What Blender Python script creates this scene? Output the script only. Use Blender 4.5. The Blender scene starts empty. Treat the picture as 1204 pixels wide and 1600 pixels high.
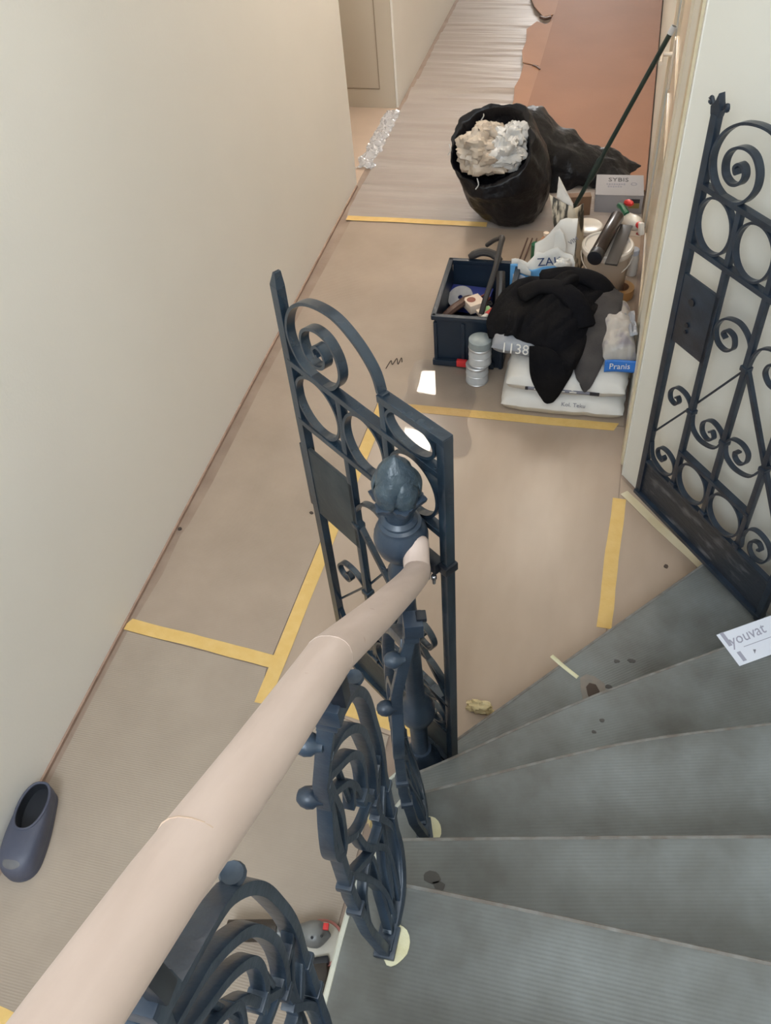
import bpy, bmesh, math, random
from mathutils import Vector, Matrix, noise as mnoise
S = bpy.context.scene
C = S.collection
R = math.radians
random.seed(7)

# ------------------------------------------------------------------ camera
cam_d = bpy.data.cameras.new('camera'); cam = bpy.data.objects.new('camera', cam_d); C.objects.link(cam)
M3 = Matrix(((0.96894025, 0.12770332, -0.21177029), (0.23652522, -0.7285356, 0.64287767), (-0.07218458, -0.67299906, -0.73611252)))
m = Matrix(((M3[0][0], -M3[0][1], -M3[0][2]), (M3[1][0], -M3[1][1], -M3[1][2]), (M3[2][0], -M3[2][1], -M3[2][2])))
cam.matrix_world = Matrix.Translation((0, 0, 2.6)) @ m.to_4x4()
cam_d.sensor_fit = 'VERTICAL'; cam_d.sensor_height = 36.0; cam_d.lens = 30.516
cam_d.clip_start = 0.02
S.camera = cam

# ------------------------------------------------------------------ world, exposure, large lights
w = bpy.data.worlds.new('world'); S.world = w; w.use_nodes = True
w.node_tree.nodes['Background'].inputs[0].default_value = (0.75, 0.87, 1.0, 1)
w.node_tree.nodes['Background'].inputs[1].default_value = 1.0
S.view_settings.view_transform = 'Standard'; S.view_settings.look = 'None'
S.view_settings.gamma = 1.0; S.view_settings.use_curve_mapping = False
S.view_settings.exposure = 0.16

def area(name, loc, target, sx, sy, power, col):
    d = bpy.data.lights.new(name, 'AREA'); d.shape = 'RECTANGLE'; d.size = sx; d.size_y = sy; d.energy = power; d.color = col
    o = bpy.data.objects.new(name, d); C.objects.link(o); o.location = loc
    o.rotation_euler = (Vector(target) - Vector(loc)).to_track_quat('-Z', 'Y').to_euler()
    return o
WINDOW_W, LAMP_E, FAR_W, TUBE_E = 130.0, 46.0, 62.0, 34.0
area('stair_window_light', (-0.5, -2.35, 3.9), (-1.5, 1.6, 1.7), 1.5, 1.9, WINDOW_W, (0.80, 0.90, 1.0))
area('added_side_fill', (0.80, 0.2, 4.3), (-1.5, 1.5, 2.2), 1.6, 1.6, 50.0, (0.93, 0.96, 1.0))  # unseen fill light, added to brighten the left wall
area('corridor_end_light', (-0.75, 12.4, 2.0), (-0.75, 6.0, 0.6), 1.2, 1.4, FAR_W, (0.97, 0.96, 0.97))

# ------------------------------------------------------------------ material helpers
def mat(name, col, rough=0.6, metal=0.0, col2=None, nscale=6.0, bump=0.0, bscale=60.0, spec=0.5, coat=0.0, stretch=None, contrast=(0.35, 0.7), detail=4.0):
    M = bpy.data.materials.new(name); M.use_nodes = True
    nt = M.node_tree; b = nt.nodes['Principled BSDF']
    b.inputs['Base Color'].default_value = (*col, 1); b.inputs['Roughness'].default_value = rough
    b.inputs['Metallic'].default_value = metal; b.inputs['Specular IOR Level'].default_value = spec
    b.inputs['Coat Weight'].default_value = coat; b.inputs['Coat Roughness'].default_value = 0.12
    tc = nt.nodes.new('ShaderNodeTexCoord'); src = tc.outputs['Object']
    if stretch:
        mp = nt.nodes.new('ShaderNodeMapping'); mp.inputs['Scale'].default_value = stretch
        nt.links.new(src, mp.inputs[0]); src = mp.outputs[0]
    if col2 is not None:
        n = nt.nodes.new('ShaderNodeTexNoise'); n.inputs['Scale'].default_value = nscale; n.inputs['Detail'].default_value = detail
        nt.links.new(src, n.inputs['Vector'])
        r = nt.nodes.new('ShaderNodeValToRGB')
        r.color_ramp.elements[0].position = contrast[0]; r.color_ramp.elements[1].position = contrast[1]
        r.color_ramp.elements[0].color = (*col, 1); r.color_ramp.elements[1].color = (*col2, 1)
        nt.links.new(n.outputs['Fac'], r.inputs[0]); nt.links.new(r.outputs[0], b.inputs['Base Color'])
    if bump:
        n2 = nt.nodes.new('ShaderNodeTexNoise'); n2.inputs['Scale'].default_value = bscale; n2.inputs['Detail'].default_value = 3
        nt.links.new(src, n2.inputs['Vector'])
        bp = nt.nodes.new('ShaderNodeBump'); bp.inputs['Strength'].default_value = bump; bp.inputs['Distance'].default_value = 0.01
        nt.links.new(n2.outputs['Fac'], bp.inputs['Height']); nt.links.new(bp.outputs[0], b.inputs['Normal'])
    return M

def ribbed(name, col, col2, pitch, axis, rough=0.5, strength=0.3, nscale=3.0, rough2=None, spec=0.5, dist=0.004, dark=0.22, lo=0.4, hi=0.62):
    """ribbed sheet: fine parallel corrugation plus blotchy wear"""
    M = bpy.data.materials.new(name); M.use_nodes = True
    nt = M.node_tree; b = nt.nodes['Principled BSDF']; L = nt.links
    tc = nt.nodes.new('ShaderNodeTexCoord')
    n = nt.nodes.new('ShaderNodeTexNoise'); n.inputs['Scale'].default_value = nscale; n.inputs['Detail'].default_value = 6; n.inputs['Roughness'].default_value = 0.6
    L.new(tc.outputs['Object'], n.inputs['Vector'])
    r = nt.nodes.new('ShaderNodeValToRGB'); r.color_ramp.elements[0].position = 0.36; r.color_ramp.elements[1].position = 0.68
    r.color_ramp.elements[0].color = (*col, 1); r.color_ramp.elements[1].color = (*col2, 1)
    L.new(n.outputs['Fac'], r.inputs[0])
    wv = nt.nodes.new('ShaderNodeTexWave'); wv.wave_type = 'BANDS'; wv.bands_direction = axis; wv.wave_profile = 'SIN'
    wv.inputs['Scale'].default_value = 0.314159 / pitch; wv.inputs['Distortion'].default_value = 0.15
    L.new(tc.outputs['Object'], wv.inputs['Vector'])
    n3 = nt.nodes.new('ShaderNodeTexNoise'); n3.inputs['Scale'].default_value = 1.6; n3.inputs['Detail'].default_value = 3
    L.new(tc.outputs['Object'], n3.inputs['Vector'])
    mr = nt.nodes.new('ShaderNodeMapRange'); mr.inputs[1].default_value = lo; mr.inputs[2].default_value = hi; mr.inputs[3].default_value = 0.15; mr.inputs[4].default_value = 1.0
    L.new(n3.outputs['Fac'], mr.inputs[0])
    mul = nt.nodes.new('ShaderNodeMath'); mul.operation = 'MULTIPLY'
    L.new(wv.outputs['Fac'], mul.inputs[0]); L.new(mr.outputs[0], mul.inputs[1])
    bp = nt.nodes.new('ShaderNodeBump'); bp.inputs['Strength'].default_value = strength; bp.inputs['Distance'].default_value = dist
    L.new(mul.outputs[0], bp.inputs['Height'])
    mx = nt.nodes.new('ShaderNodeMix'); mx.data_type = 'RGBA'; mx.blend_type = 'MULTIPLY'
    mm = nt.nodes.new('ShaderNodeMath'); mm.operation = 'MULTIPLY'; mm.inputs[1].default_value = dark
    inv = nt.nodes.new('ShaderNodeMath'); inv.operation = 'SUBTRACT'; inv.inputs[0].default_value = 1.0
    L.new(wv.outputs['Fac'], inv.inputs[1]); L.new(inv.outputs[0], mm.inputs[0])
    m2 = nt.nodes.new('ShaderNodeMath'); m2.operation = 'MULTIPLY'; L.new(mm.outputs[0], m2.inputs[0]); L.new(mr.outputs[0], m2.inputs[1])
    L.new(m2.outputs[0], mx.inputs['Factor']); L.new(r.outputs[0], mx.inputs[6]); mx.inputs[7].default_value = (0.55, 0.5, 0.45, 1)
    L.new(mx.outputs[2], b.inputs['Base Color']); L.new(bp.outputs[0], b.inputs['Normal'])
    b.inputs['Roughness'].default_value = rough; b.inputs['Specular IOR Level'].default_value = spec
    if rough2 is not None:
        r2 = nt.nodes.new('ShaderNodeMapRange'); r2.inputs[1].default_value = 0.4; r2.inputs[2].default_value = 0.6; r2.inputs[3].default_value = rough; r2.inputs[4].default_value = rough2
        L.new(n.outputs['Fac'], r2.inputs[0]); L.new(r2.outputs[0], b.inputs['Roughness'])
    return M

def add_knots(M, scale, col):
    nt = M.node_tree; b = nt.nodes['Principled BSDF']; src = b.inputs['Base Color'].links[0].from_socket
    tc = nt.nodes.new('ShaderNodeTexCoord'); v = nt.nodes.new('ShaderNodeTexVoronoi'); v.inputs['Scale'].default_value = scale
    nt.links.new(tc.outputs['Object'], v.inputs['Vector'])
    r = nt.nodes.new('ShaderNodeMapRange'); r.inputs[1].default_value = 0.035; r.inputs[2].default_value = 0.075; r.inputs[3].default_value = 0.55; r.inputs[4].default_value = 0.0
    nt.links.new(v.outputs['Distance'], r.inputs[0])
    mx = nt.nodes.new('ShaderNodeMix'); mx.data_type = 'RGBA'; mx.inputs[7].default_value = (*col, 1)
    nt.links.new(r.outputs[0], mx.inputs['Factor']); nt.links.new(src, mx.inputs[6]); nt.links.new(mx.outputs[2], b.inputs['Base Color'])

def film(name, tint, fac, rough):
    """thin clear plastic sheet: mostly see-through, glossy on top"""
    M = bpy.data.materials.new(name); M.use_nodes = True; nt = M.node_tree; nt.nodes.clear(); L = nt.links
    o = nt.nodes.new('ShaderNodeOutputMaterial'); t = nt.nodes.new('ShaderNodeBsdfTransparent'); t.inputs[0].default_value = (*tint, 1)
    d = nt.nodes.new('ShaderNodeBsdfPrincipled'); d.inputs['Base Color'].default_value = (0.85, 0.86, 0.88, 1); d.inputs['Roughness'].default_value = rough
    g = nt.nodes.new('ShaderNodeBsdfGlossy'); g.inputs['Roughness'].default_value = rough
    fr = nt.nodes.new('ShaderNodeFresnel'); fr.inputs[0].default_value = 1.28
    m1 = nt.nodes.new('ShaderNodeMixShader'); m1.inputs[0].default_value = fac
    L.new(t.outputs[0], m1.inputs[1]); L.new(d.outputs[0], m1.inputs[2])
    m2 = nt.nodes.new('ShaderNodeMixShader'); L.new(fr.outputs[0], m2.inputs[0]); L.new(m1.outputs[0], m2.inputs[1]); L.new(g.outputs[0], m2.inputs[2])
    L.new(m2.outputs[0], o.inputs[0]); return M

def emis(name, col, e):
    M = bpy.data.materials.new(name); M.use_nodes = True; b = M.node_tree.nodes['Principled BSDF']
    b.inputs['Base Color'].default_value = (*col, 1); b.inputs['Emission Color'].default_value = (*col, 1); b.inputs['Emission Strength'].default_value = e
    return M

MT = dict(
    wall=mat('cream_wall_paint', (0.82, 0.785, 0.72), 0.65, col2=(0.85, 0.815, 0.75), nscale=1.3, bump=0.04, bscale=90),
    wwall=mat('pale_wall_paint', (0.71, 0.69, 0.62), 0.6, col2=(0.75, 0.72, 0.64), nscale=1.5, bump=0.04, bscale=90),
    ceil=mat('ceiling_paint', (0.80, 0.79, 0.76), 0.8),
    trim=mat('cream_gloss_trim', (0.66, 0.56, 0.42), 0.28, bump=0.05, bscale=8),
    yellowtrim=mat('yellowed_trim', (0.62, 0.53, 0.35), 0.35, col2=(0.70, 0.62, 0.45), nscale=9),
    doorp=mat('beige_door_paint', (0.56, 0.48, 0.375), 0.5),
    groove=mat('door_groove', (0.30, 0.23, 0.16), 0.7),
    floor=mat('brown_subfloor', (0.27, 0.195, 0.15), 0.6, col2=(0.35, 0.265, 0.205), nscale=7, bump=0.1),
    roomfloor=mat('recess_floor', (0.55, 0.42, 0.32), 0.6, col2=(0.5, 0.38, 0.29), nscale=5),
    base=mat('brown_skirting', (0.40, 0.27, 0.20), 0.6, col2=(0.30, 0.20, 0.15), nscale=12),
    card=ribbed('ribbed_floor_cardboard', (0.355, 0.29, 0.232), (0.42, 0.348, 0.28), 0.0075, 'Y', 0.62, 0.22, 2.2, spec=0.3),
    card3=ribbed('warm_floor_cardboard', (0.365, 0.288, 0.225), (0.43, 0.342, 0.27), 0.0075, 'Y', 0.55, 0.15, 2.2, spec=0.35),
    card2=mat('shiny_floor_cardboard', (0.39, 0.300, 0.232), 0.27, col2=(0.45, 0.352, 0.275), nscale=2.2, stretch=(2.2, 0.7, 1), bump=0.05, bscale=4),
    wrap=mat('grey_crinkled_wrap', (0.34, 0.285, 0.25), 0.38, col2=(0.41, 0.36, 0.325), nscale=1.5, stretch=(0.5, 6, 1), bump=0.7, bscale=5),
    orange=mat('brown_box_cardboard', (0.262, 0.118, 0.058), 0.65, col2=(0.288, 0.132, 0.067), nscale=3, bump=0.05, bscale=40),
    orange2=mat('brown_box_flap', (0.33, 0.162, 0.086), 0.65, col2=(0.36, 0.178, 0.096), nscale=4),
    tape=mat('yellow_masking_tape', (0.70, 0.46, 0.15), 0.6, col2=(0.74, 0.51, 0.19), nscale=25, bump=0.15, bscale=70),
    iron=mat('dark_blue_iron_paint', (0.012, 0.018, 0.029), 0.30, col2=(0.022, 0.034, 0.052), nscale=18, bump=0.10, bscale=45),
    irondull=mat('dusty_iron_plate', (0.022, 0.028, 0.032), 0.5, col2=(0.055, 0.062, 0.060), nscale=7, bump=0.15, bscale=30, contrast=(0.45, 0.75)),
    kick=mat('scuffed_iron_plate', (0.020, 0.024, 0.032), 0.45, col2=(0.20, 0.20, 0.21), nscale=9, contrast=(0.55, 0.82), stretch=(1, 1, 2.5), bump=0.2, bscale=35, detail=8),
    cast=mat('blue_grey_cast_iron', (0.020, 0.032, 0.052), 0.33, col2=(0.036, 0.055, 0.082), nscale=14, bump=0.14, bscale=40),
    acorn=mat('worn_cast_finial', (0.030, 0.048, 0.066), 0.33, col2=(0.06, 0.085, 0.10), nscale=22, bump=0.5, bscale=60),
    dark=mat('black_hinge_paint', (0.008, 0.010, 0.016), 0.35),
    steel=mat('zinc_bolt', (0.75, 0.75, 0.78), 0.25, 1.0),
    tread=ribbed('grey_green_stair_covering', (0.098, 0.100, 0.092), (0.190, 0.206, 0.206), 0.0080, 'Y', 0.40, 0.16, 3.6, rough2=0.52, dark=0.16, lo=0.44, hi=0.66),
    edge=mat('worn_tread_edge', (0.42, 0.43, 0.38), 0.5, col2=(0.58, 0.57, 0.48), nscale=16),
    nosing=mat('worn_brown_nosing', (0.13, 0.112, 0.095), 0.6, col2=(0.20, 0.20, 0.19), nscale=30),
    stain=mat('dark_tread_stain', (0.055, 0.052, 0.048), 0.6),
    patch=mat('worn_tread_patch', (0.24, 0.205, 0.175), 0.6, col2=(0.19, 0.175, 0.16), nscale=30),
    irondaylit=mat('iron_paint_daylight_tint', (0.009, 0.016, 0.026), 0.27, col2=(0.018, 0.034, 0.052), nscale=14, bump=0.08, bscale=45, spec=0.8),  # same paint as iron, with daylight on the left leaf put into its colour
    riser=mat('riser_paint', (0.17, 0.165, 0.145), 0.6, col2=(0.21, 0.205, 0.18), nscale=6),
    stone=mat('stair_string_stone', (0.45, 0.43, 0.36), 0.6, col2=(0.55, 0.53, 0.46), nscale=8),
    wood=mat('bare_sanded_beech', (0.505, 0.395, 0.340), 0.5, col2=(0.56, 0.445, 0.39), nscale=7, stretch=(6, 1, 1), bump=0.04, bscale=20),
    knot=mat('filled_knot', (0.50, 0.34, 0.25), 0.55),
    joint=mat('glued_rail_joint', (0.50, 0.37, 0.28), 0.6),
    filler=mat('pale_filler', (0.62, 0.58, 0.36), 0.85, col2=(0.70, 0.68, 0.50), nscale=18, bump=0.4, bscale=50),
    foam=mat('yellow_dried_foam', (0.62, 0.49, 0.25), 0.8, col2=(0.72, 0.61, 0.38), nscale=20, bump=0.6, bscale=60),
    clog=mat('navy_foam_rubber', (0.060, 0.068, 0.105), 0.5, col2=(0.085, 0.09, 0.125), nscale=10, bump=0.06, bscale=200),
    clogin=mat('black_clog_lining', (0.012, 0.014, 0.020), 0.7),
    clogdust=mat('dusty_toe_patch', (0.17, 0.16, 0.155), 0.6, col2=(0.12, 0.12, 0.13), nscale=20),
    bag=mat('black_bin_liner', (0.004, 0.004, 0.006), 0.38, spec=0.35, bump=0.9, bscale=20),
    plastic=mat('crumpled_pale_plastic', (0.40, 0.33, 0.26), 0.4, col2=(0.56, 0.49, 0.41), nscale=9, bump=0.8, bscale=14),
    plasticw=mat('clear_white_plastic', (0.60, 0.60, 0.59), 0.22, col2=(0.46, 0.45, 0.43), nscale=12, bump=0.6, bscale=16),
    crate=mat('navy_crate_plastic', (0.010, 0.020, 0.036), 0.42, bump=0.04, bscale=80),
    red=mat('red_plastic', (0.62, 0.035, 0.035), 0.4),
    green=mat('green_plastic', (0.015, 0.12, 0.06), 0.4),
    ltgreen=mat('light_green_print', (0.28, 0.55, 0.22), 0.5),
    blue=mat('royal_blue_plastic', (0.035, 0.05, 0.24), 0.4),
    brown=mat('brown_leather', (0.085, 0.045, 0.032), 0.45, col2=(0.14, 0.08, 0.06), nscale=14, bump=0.2),
    tan=mat('tan_plastic', (0.56, 0.28, 0.15), 0.35),
    pinkbox=mat('pale_pink_card', (0.74, 0.60, 0.48), 0.6),
    redcirc=mat('dark_red_print', (0.24, 0.06, 0.03), 0.5),
    greyd=mat('grey_sanding_disc', (0.26, 0.26, 0.27), 0.5, col2=(0.34, 0.33, 0.33), nscale=25),
    darkg=mat('dark_grey_plastic', (0.045, 0.040, 0.038), 0.4),
    tube=mat('brown_black_tube', (0.022, 0.013, 0.012), 0.22),
    white=mat('white_plastic', (0.74, 0.69, 0.62), 0.25),
    bucket=mat('translucent_bucket', (0.50, 0.42, 0.34), 0.35),
    carton=mat('white_carton', (0.30, 0.29, 0.30), 0.65),
    cartonb=mat('brown_carton_side', (0.20, 0.12, 0.075), 0.7),
    ink=mat('dark_ink', (0.030, 0.028, 0.035), 0.6),
    inkblue=mat('navy_ink', (0.03, 0.06, 0.16), 0.6),
    inkgrey=mat('grey_ink', (0.20, 0.20, 0.24), 0.6),
    pencil=mat('pencil_writing', (0.34, 0.34, 0.42), 0.7),
    olive=mat('olive_print', (0.24, 0.19, 0.06), 0.6),
    sack=mat('white_paper_sack', (0.66, 0.63, 0.59), 0.6, col2=(0.72, 0.70, 0.66), nscale=5, bump=0.1, bscale=12),
    sackdirty=mat('dirty_plastic_sack', (0.42, 0.39, 0.36), 0.4, col2=(0.26, 0.24, 0.26), nscale=11, contrast=(0.5, 0.62), bump=0.3, bscale=18),
    sackg=mat('grey_plastic_sack', (0.27, 0.28, 0.31), 0.35, col2=(0.34, 0.35, 0.38), nscale=8, bump=0.2, bscale=15),
    lblue=mat('light_blue_print', (0.16, 0.44, 0.78), 0.5),
    mblue=mat('mid_blue_print', (0.03, 0.17, 0.55), 0.45),
    paper=mat('white_paper', (0.76, 0.73, 0.68), 0.7),
    label=mat('white_label_card', (0.72, 0.75, 0.84), 0.6),
    jacket=mat('black_jacket_cloth', (0.0042, 0.0044, 0.0065), 0.85, col2=(0.010, 0.009, 0.009), nscale=6, bump=0.25, bscale=160, spec=0.1),
    cloth=mat('dark_grey_cloth', (0.050, 0.046, 0.046), 0.9, col2=(0.075, 0.068, 0.066), nscale=9, bump=0.3, bscale=140, spec=0.15),
    tin=mat('can_metal', (0.55, 0.55, 0.56), 0.38, 0.6),
    capgrey=mat('blue_grey_can_cap', (0.25, 0.29, 0.30), 0.45, col2=(0.33, 0.37, 0.38), nscale=18),
    canlabel=mat('pale_can_label', (0.52, 0.54, 0.56), 0.45, col2=(0.60, 0.61, 0.62), nscale=20),
    pole=mat('dark_green_pole', (0.012, 0.026, 0.022), 0.35),
    spatter=mat('paint_spattered_board', (0.045, 0.04, 0.032), 0.6, col2=(0.62, 0.55, 0.43), nscale=9, stretch=(3.2, 1, 0.7), contrast=(0.43, 0.50), detail=6),
    rolltape=mat('orange_tape_roll', (0.60, 0.33, 0.13), 0.4),
    toolgrey=mat('grey_cast_tool', (0.13, 0.13, 0.125), 0.35, col2=(0.22, 0.22, 0.21), nscale=14),
    lid=mat('cream_lid', (0.56, 0.52, 0.44), 0.5),
    rimred=mat('faded_red_rim', (0.46, 0.17, 0.14), 0.5),
    darkbrown=mat('dark_brown_handle', (0.035, 0.026, 0.020), 0.5),
    lamp=emis('lamp_diffuser', (1.0, 0.90, 0.78), LAMP_E),
    tubelamp=emis('tube_diffuser', (1.0, 0.90, 0.79), TUBE_E),
    lampframe=mat('white_lamp_frame', (0.8, 0.8, 0.8), 0.4),
    glass=mat('frosted_glass', (0.8, 0.85, 0.9), 0.2),
    film=film('clear_plastic_film', (0.97, 0.97, 0.98), 0.05, 0.025),
    filmcrumple=film('crumpled_clear_film', (0.95, 0.95, 0.96), 0.50, 0.14),
    dirt=mat('dark_dirt', (0.07, 0.05, 0.04), 0.9),
    brass=mat('pale_door_handle', (0.75, 0.66, 0.55), 0.25),
)

add_knots(MT['wood'], 16.0, (0.36, 0.22, 0.16))

# ------------------------------------------------------------------ mesh helpers
class MB:
    def __init__(s): s.v = []; s.f = []
    def add(s, v, f, T=None):
        n = len(s.v)
        s.v += [tuple(T @ Vector(p)) if T is not None else tuple(p) for p in v]
        s.f += [tuple(i + n for i in q) for q in f]; return s
    def box(s, c, d, T=None):
        x, y, z = c; a, b, e = d[0] / 2, d[1] / 2, d[2] / 2
        v = [(x + i * a, y + j * b, z + k * e) for i in (-1, 1) for j in (-1, 1) for k in (-1, 1)]
        return s.add(v, [(0, 1, 3, 2), (4, 6, 7, 5), (0, 4, 5, 1), (2, 3, 7, 6), (0, 2, 6, 4), (1, 5, 7, 3)], T)
    def prism(s, poly, z0, z1, T=None):
        n = len(poly); v = [(x, y, z0) for x, y in poly] + [(x, y, z1) for x, y in poly]
        f = [tuple(range(n - 1, -1, -1)), tuple(range(n, 2 * n))] + [(i, (i + 1) % n, n + (i + 1) % n, n + i) for i in range(n)]
        return s.add(v, f, T)
    def lathe(s, prof, n=28, T=None, mod=None, cap=True):
        v = []; f = []
        for k, (r, z) in enumerate(prof):
            for i in range(n):
                a = 2 * math.pi * i / n; q = r * (mod(a, z) if mod else 1)
                v.append((q * math.cos(a), q * math.sin(a), z))
        for k in range(len(prof) - 1):
            for i in range(n):
                f.append((k * n + i, k * n + (i + 1) % n, (k + 1) * n + (i + 1) % n, (k + 1) * n + i))
        if cap:
            f.append(tuple(range(n - 1, -1, -1))); f.append(tuple((len(prof) - 1) * n + i for i in range(n)))
        return s.add(v, f, T)
    def tube(s, pts, r, n=10, T=None, flat=1.0, up=Vector((0, 0, 1))):
        pts = [Vector(p) for p in pts]; rr = r if isinstance(r, (list, tuple)) else [r] * len(pts); v = []; f = []
        for k, p in enumerate(pts):
            t = (pts[min(k + 1, len(pts) - 1)] - pts[max(k - 1, 0)]).normalized()
            u = up if abs(t.dot(up)) < 0.98 else Vector((1, 0, 0))
            a = t.cross(u).normalized(); b = a.cross(t).normalized()
            for i in range(n):
                th = 2 * math.pi * i / n
                v.append(p + a * (math.cos(th) * rr[k]) + b * (math.sin(th) * rr[k] * flat))
        for k in range(len(pts) - 1):
            for i in range(n): f.append((k * n + i, k * n + (i + 1) % n, (k + 1) * n + (i + 1) % n, (k + 1) * n + i))
        f.append(tuple(range(n - 1, -1, -1))); f.append(tuple((len(pts) - 1) * n + i for i in range(n)))
        return s.add(v, f, T)
    def strip(s, pts, th, dp, closed=False, fn=None):
        """flat bar swept along 2-D points (u, v); th in the plane, dp across it"""
        n = len(pts); v = []; f = []
        for k in range(n):
            if closed: a, b = pts[(k - 1) % n], pts[(k + 1) % n]
            else: a, b = pts[max(k - 1, 0)], pts[min(k + 1, n - 1)]
            tx, tz = b[0] - a[0], b[1] - a[1]; l = math.hypot(tx, tz) or 1; nx, nz = -tz / l, tx / l
            for sa, sb in ((-1, -1), (1, -1), (1, 1), (-1, 1)):
                q = (pts[k][0] + nx * th / 2 * sa, dp / 2 * sb, pts[k][1] + nz * th / 2 * sa)
                v.append(fn(q) if fn else q)
        for k in range(n if closed else n - 1):
            k2 = (k + 1) % n
            for i in range(4): f.append((4 * k + i, 4 * k + (i + 1) % 4, 4 * k2 + (i + 1) % 4, 4 * k2 + i))
        if not closed: f += [(3, 2, 1, 0), tuple(4 * (n - 1) + i for i in range(4))]
        return s.add(v, f)
    def grid(s, nu, nv, fn, T=None, flip=False):
        v = [fn(i / (nu - 1), j / (nv - 1)) for j in range(nv) for i in range(nu)]
        f = []
        for j in range(nv - 1):
            for i in range(nu - 1):
                q = (j * nu + i, j * nu + i + 1, (j + 1) * nu + i + 1, (j + 1) * nu + i)
                f.append(q[::-1] if flip else q)
        return s.add(v, f, T)
    def build(s, name, material, parent=None, smooth=35, bevel=0, solid=0, T=None):
        me = bpy.data.meshes.new(name); me.from_pydata(s.v, [], s.f); me.update()
        bm = bmesh.new(); bm.from_mesh(me); bmesh.ops.recalc_face_normals(bm, faces=bm.faces)
        if bevel:
            ed = [e for e in bm.edges if len(e.link_faces) == 2 and e.calc_face_angle(0) > 0.6]
            bmesh.ops.bevel(bm, geom=ed, offset=bevel, segments=2, affect='EDGES', profile=0.6)
        bm.to_mesh(me); bm.free()
        if smooth:
            me.polygons.foreach_set('use_smooth', [True] * len(me.polygons)); me.set_sharp_from_angle(angle=R(smooth))
        me.materials.append(MT[material])
        o = bpy.data.objects.new(name, me); C.objects.link(o)
        if parent is not None: o.parent = parent
        if solid:
            md = o.modifiers.new('thickness', 'SOLIDIFY'); md.thickness = solid; md.offset = 0
        return o

def thing(name, label, cat, loc=(0, 0, 0), rz=0.0, group=None):
    o = bpy.data.objects.new(name, None); C.objects.link(o); o.location = loc; o.rotation_euler = (0, 0, rz)
    o.empty_display_size = 0.05
    o['label'] = label; o['category'] = cat
    if group: o['group'] = group
    return o
def tag(o, label, cat, group=None):
    o['label'] = label; o['category'] = cat
    if group: o['group'] = group
    return o
def struct(o, label=None):
    o['kind'] = 'structure'
    if label: o['label'] = label
    return o
def move(o, loc, rot=(0, 0, 0)): o.location = loc; o.rotation_euler = rot; return o
def cr(P, n=6, closed=False):
    """Catmull-Rom through P"""
    out = []; N = len(P)
    for i in range(N if closed else N - 1):
        p = [P[(i + k) % N] if closed else P[min(max(i + k, 0), N - 1)] for k in (-1, 0, 1, 2)]
        for j in range(n):
            t = j / n
            out.append(tuple(0.5 * (2 * b + (c - a) * t + (2 * a - 5 * b + 4 * c - d) * t * t + (3 * b - a - 3 * c + d) * t ** 3) for a, b, c, d in zip(*p)))
    if not closed: out.append(tuple(P[-1]))
    return out
def text(body, size, material, parent, loc, rot, name='lettering', shear=0.0, sx=1.0):
    cu = bpy.data.curves.new(name, 'FONT'); cu.body = body; cu.size = size; cu.extrude = 0.0004; cu.align_x = 'CENTER'; cu.align_y = 'CENTER'; cu.shear = shear
    cu.resolution_u = 2
    t = bpy.data.objects.new('tmp', cu); C.objects.link(t)
    dg = bpy.context.evaluated_depsgraph_get(); me = bpy.data.meshes.new_from_object(t.evaluated_get(dg))
    bpy.data.objects.remove(t); me.materials.clear(); me.materials.append(MT[material])
    o = bpy.data.objects.new(name, me); C.objects.link(o); o.parent = parent; o.location = loc; o.rotation_euler = rot; o.scale = (sx, 1, 1)
    return o
def nz(x, y, z=0.0, s=1.0): return mnoise.noise(Vector((x * s, y * s, z * s)))

# ------------------------------------------------------------------ the setting
ZC, ZS = 2.72, 5.6        # corridor ceiling, stairwell ceiling
XL, XR, YE = -1.576, 0.165, 13.0
struct(MB().box((-1.3, 5.0, -0.05), (5.0, 17.0, 0.1)).build('floor', 'floor', smooth=0), 'brown subfloor showing between the floor coverings')
wl = MB(); wl.box((XL - 0.12, 0.95, ZS / 2), (0.24, 7.93, ZS)); struct(wl.build('wall_left', 'wall', smooth=0), 'long cream painted wall left of the corridor')
MB().box((XL - 0.12, (6.05 + YE) / 2, ZC / 2), (0.24, YE - 6.05, ZC)).build('wall_left_far', 'wall', smooth=0)
struct(bpy.data.objects['wall_left_far'], 'cream wall continuing beyond the doorway recess')
struct(MB().box((XL - 0.12, 5.48, 2.47), (0.24, 1.14, 0.5)).build('wall_left_lintel', 'wall', smooth=0))
struct(MB().box((-2.9, 5.4, 1.3), (0.1, 3.0, 2.8)).build('wall_recess_back', 'wall', smooth=0))
struct(MB().box((-2.3, 4.35, 1.3), (1.2, 0.1, 2.8)).build('wall_recess_near', 'wall', smooth=0))
struct(MB().box((-2.0, 5.47, 0.0015), (1.1 - 0.26, 1.12, 0.003)).build('floor_recess', 'roomfloor', smooth=0))
# right corridor wall with its door
wr = MB(); wr.box((XR + 0.12, 3.0, ZC / 2), (0.24, 0.72, ZC)); wr.box((XR + 0.12, (4.62 + YE) / 2, ZC / 2), (0.24, YE - 4.62, ZC)); wr.box((XR + 0.12, 3.99, 2.4), (0.24, 1.28, 0.64))
struct(wr.build('wall_right', 'wwall', smooth=0), 'pale corridor wall on the right beside the pile of materials')
# diagonal wall behind the open right gate leaf, then the stair wall
dg = MB(); T = Matrix.Translation((0.165, 2.645, 0)) @ Matrix.Rotation(math.atan2(-0.777, 0.63), 4, 'Z')
dg.box((0.54, 0.06, ZS / 2), (1.08, 0.12, ZS), T); struct(dg.build('wall_diagonal', 'wwall', smooth=0), 'off-white diagonal wall behind the open right gate leaf')
struct(MB().box((0.93, -0.35, ZS / 2), (0.2, 4.4, ZS)).build('wall_stair', 'wwall', smooth=0), 'pale wall right of the stairs')
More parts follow.
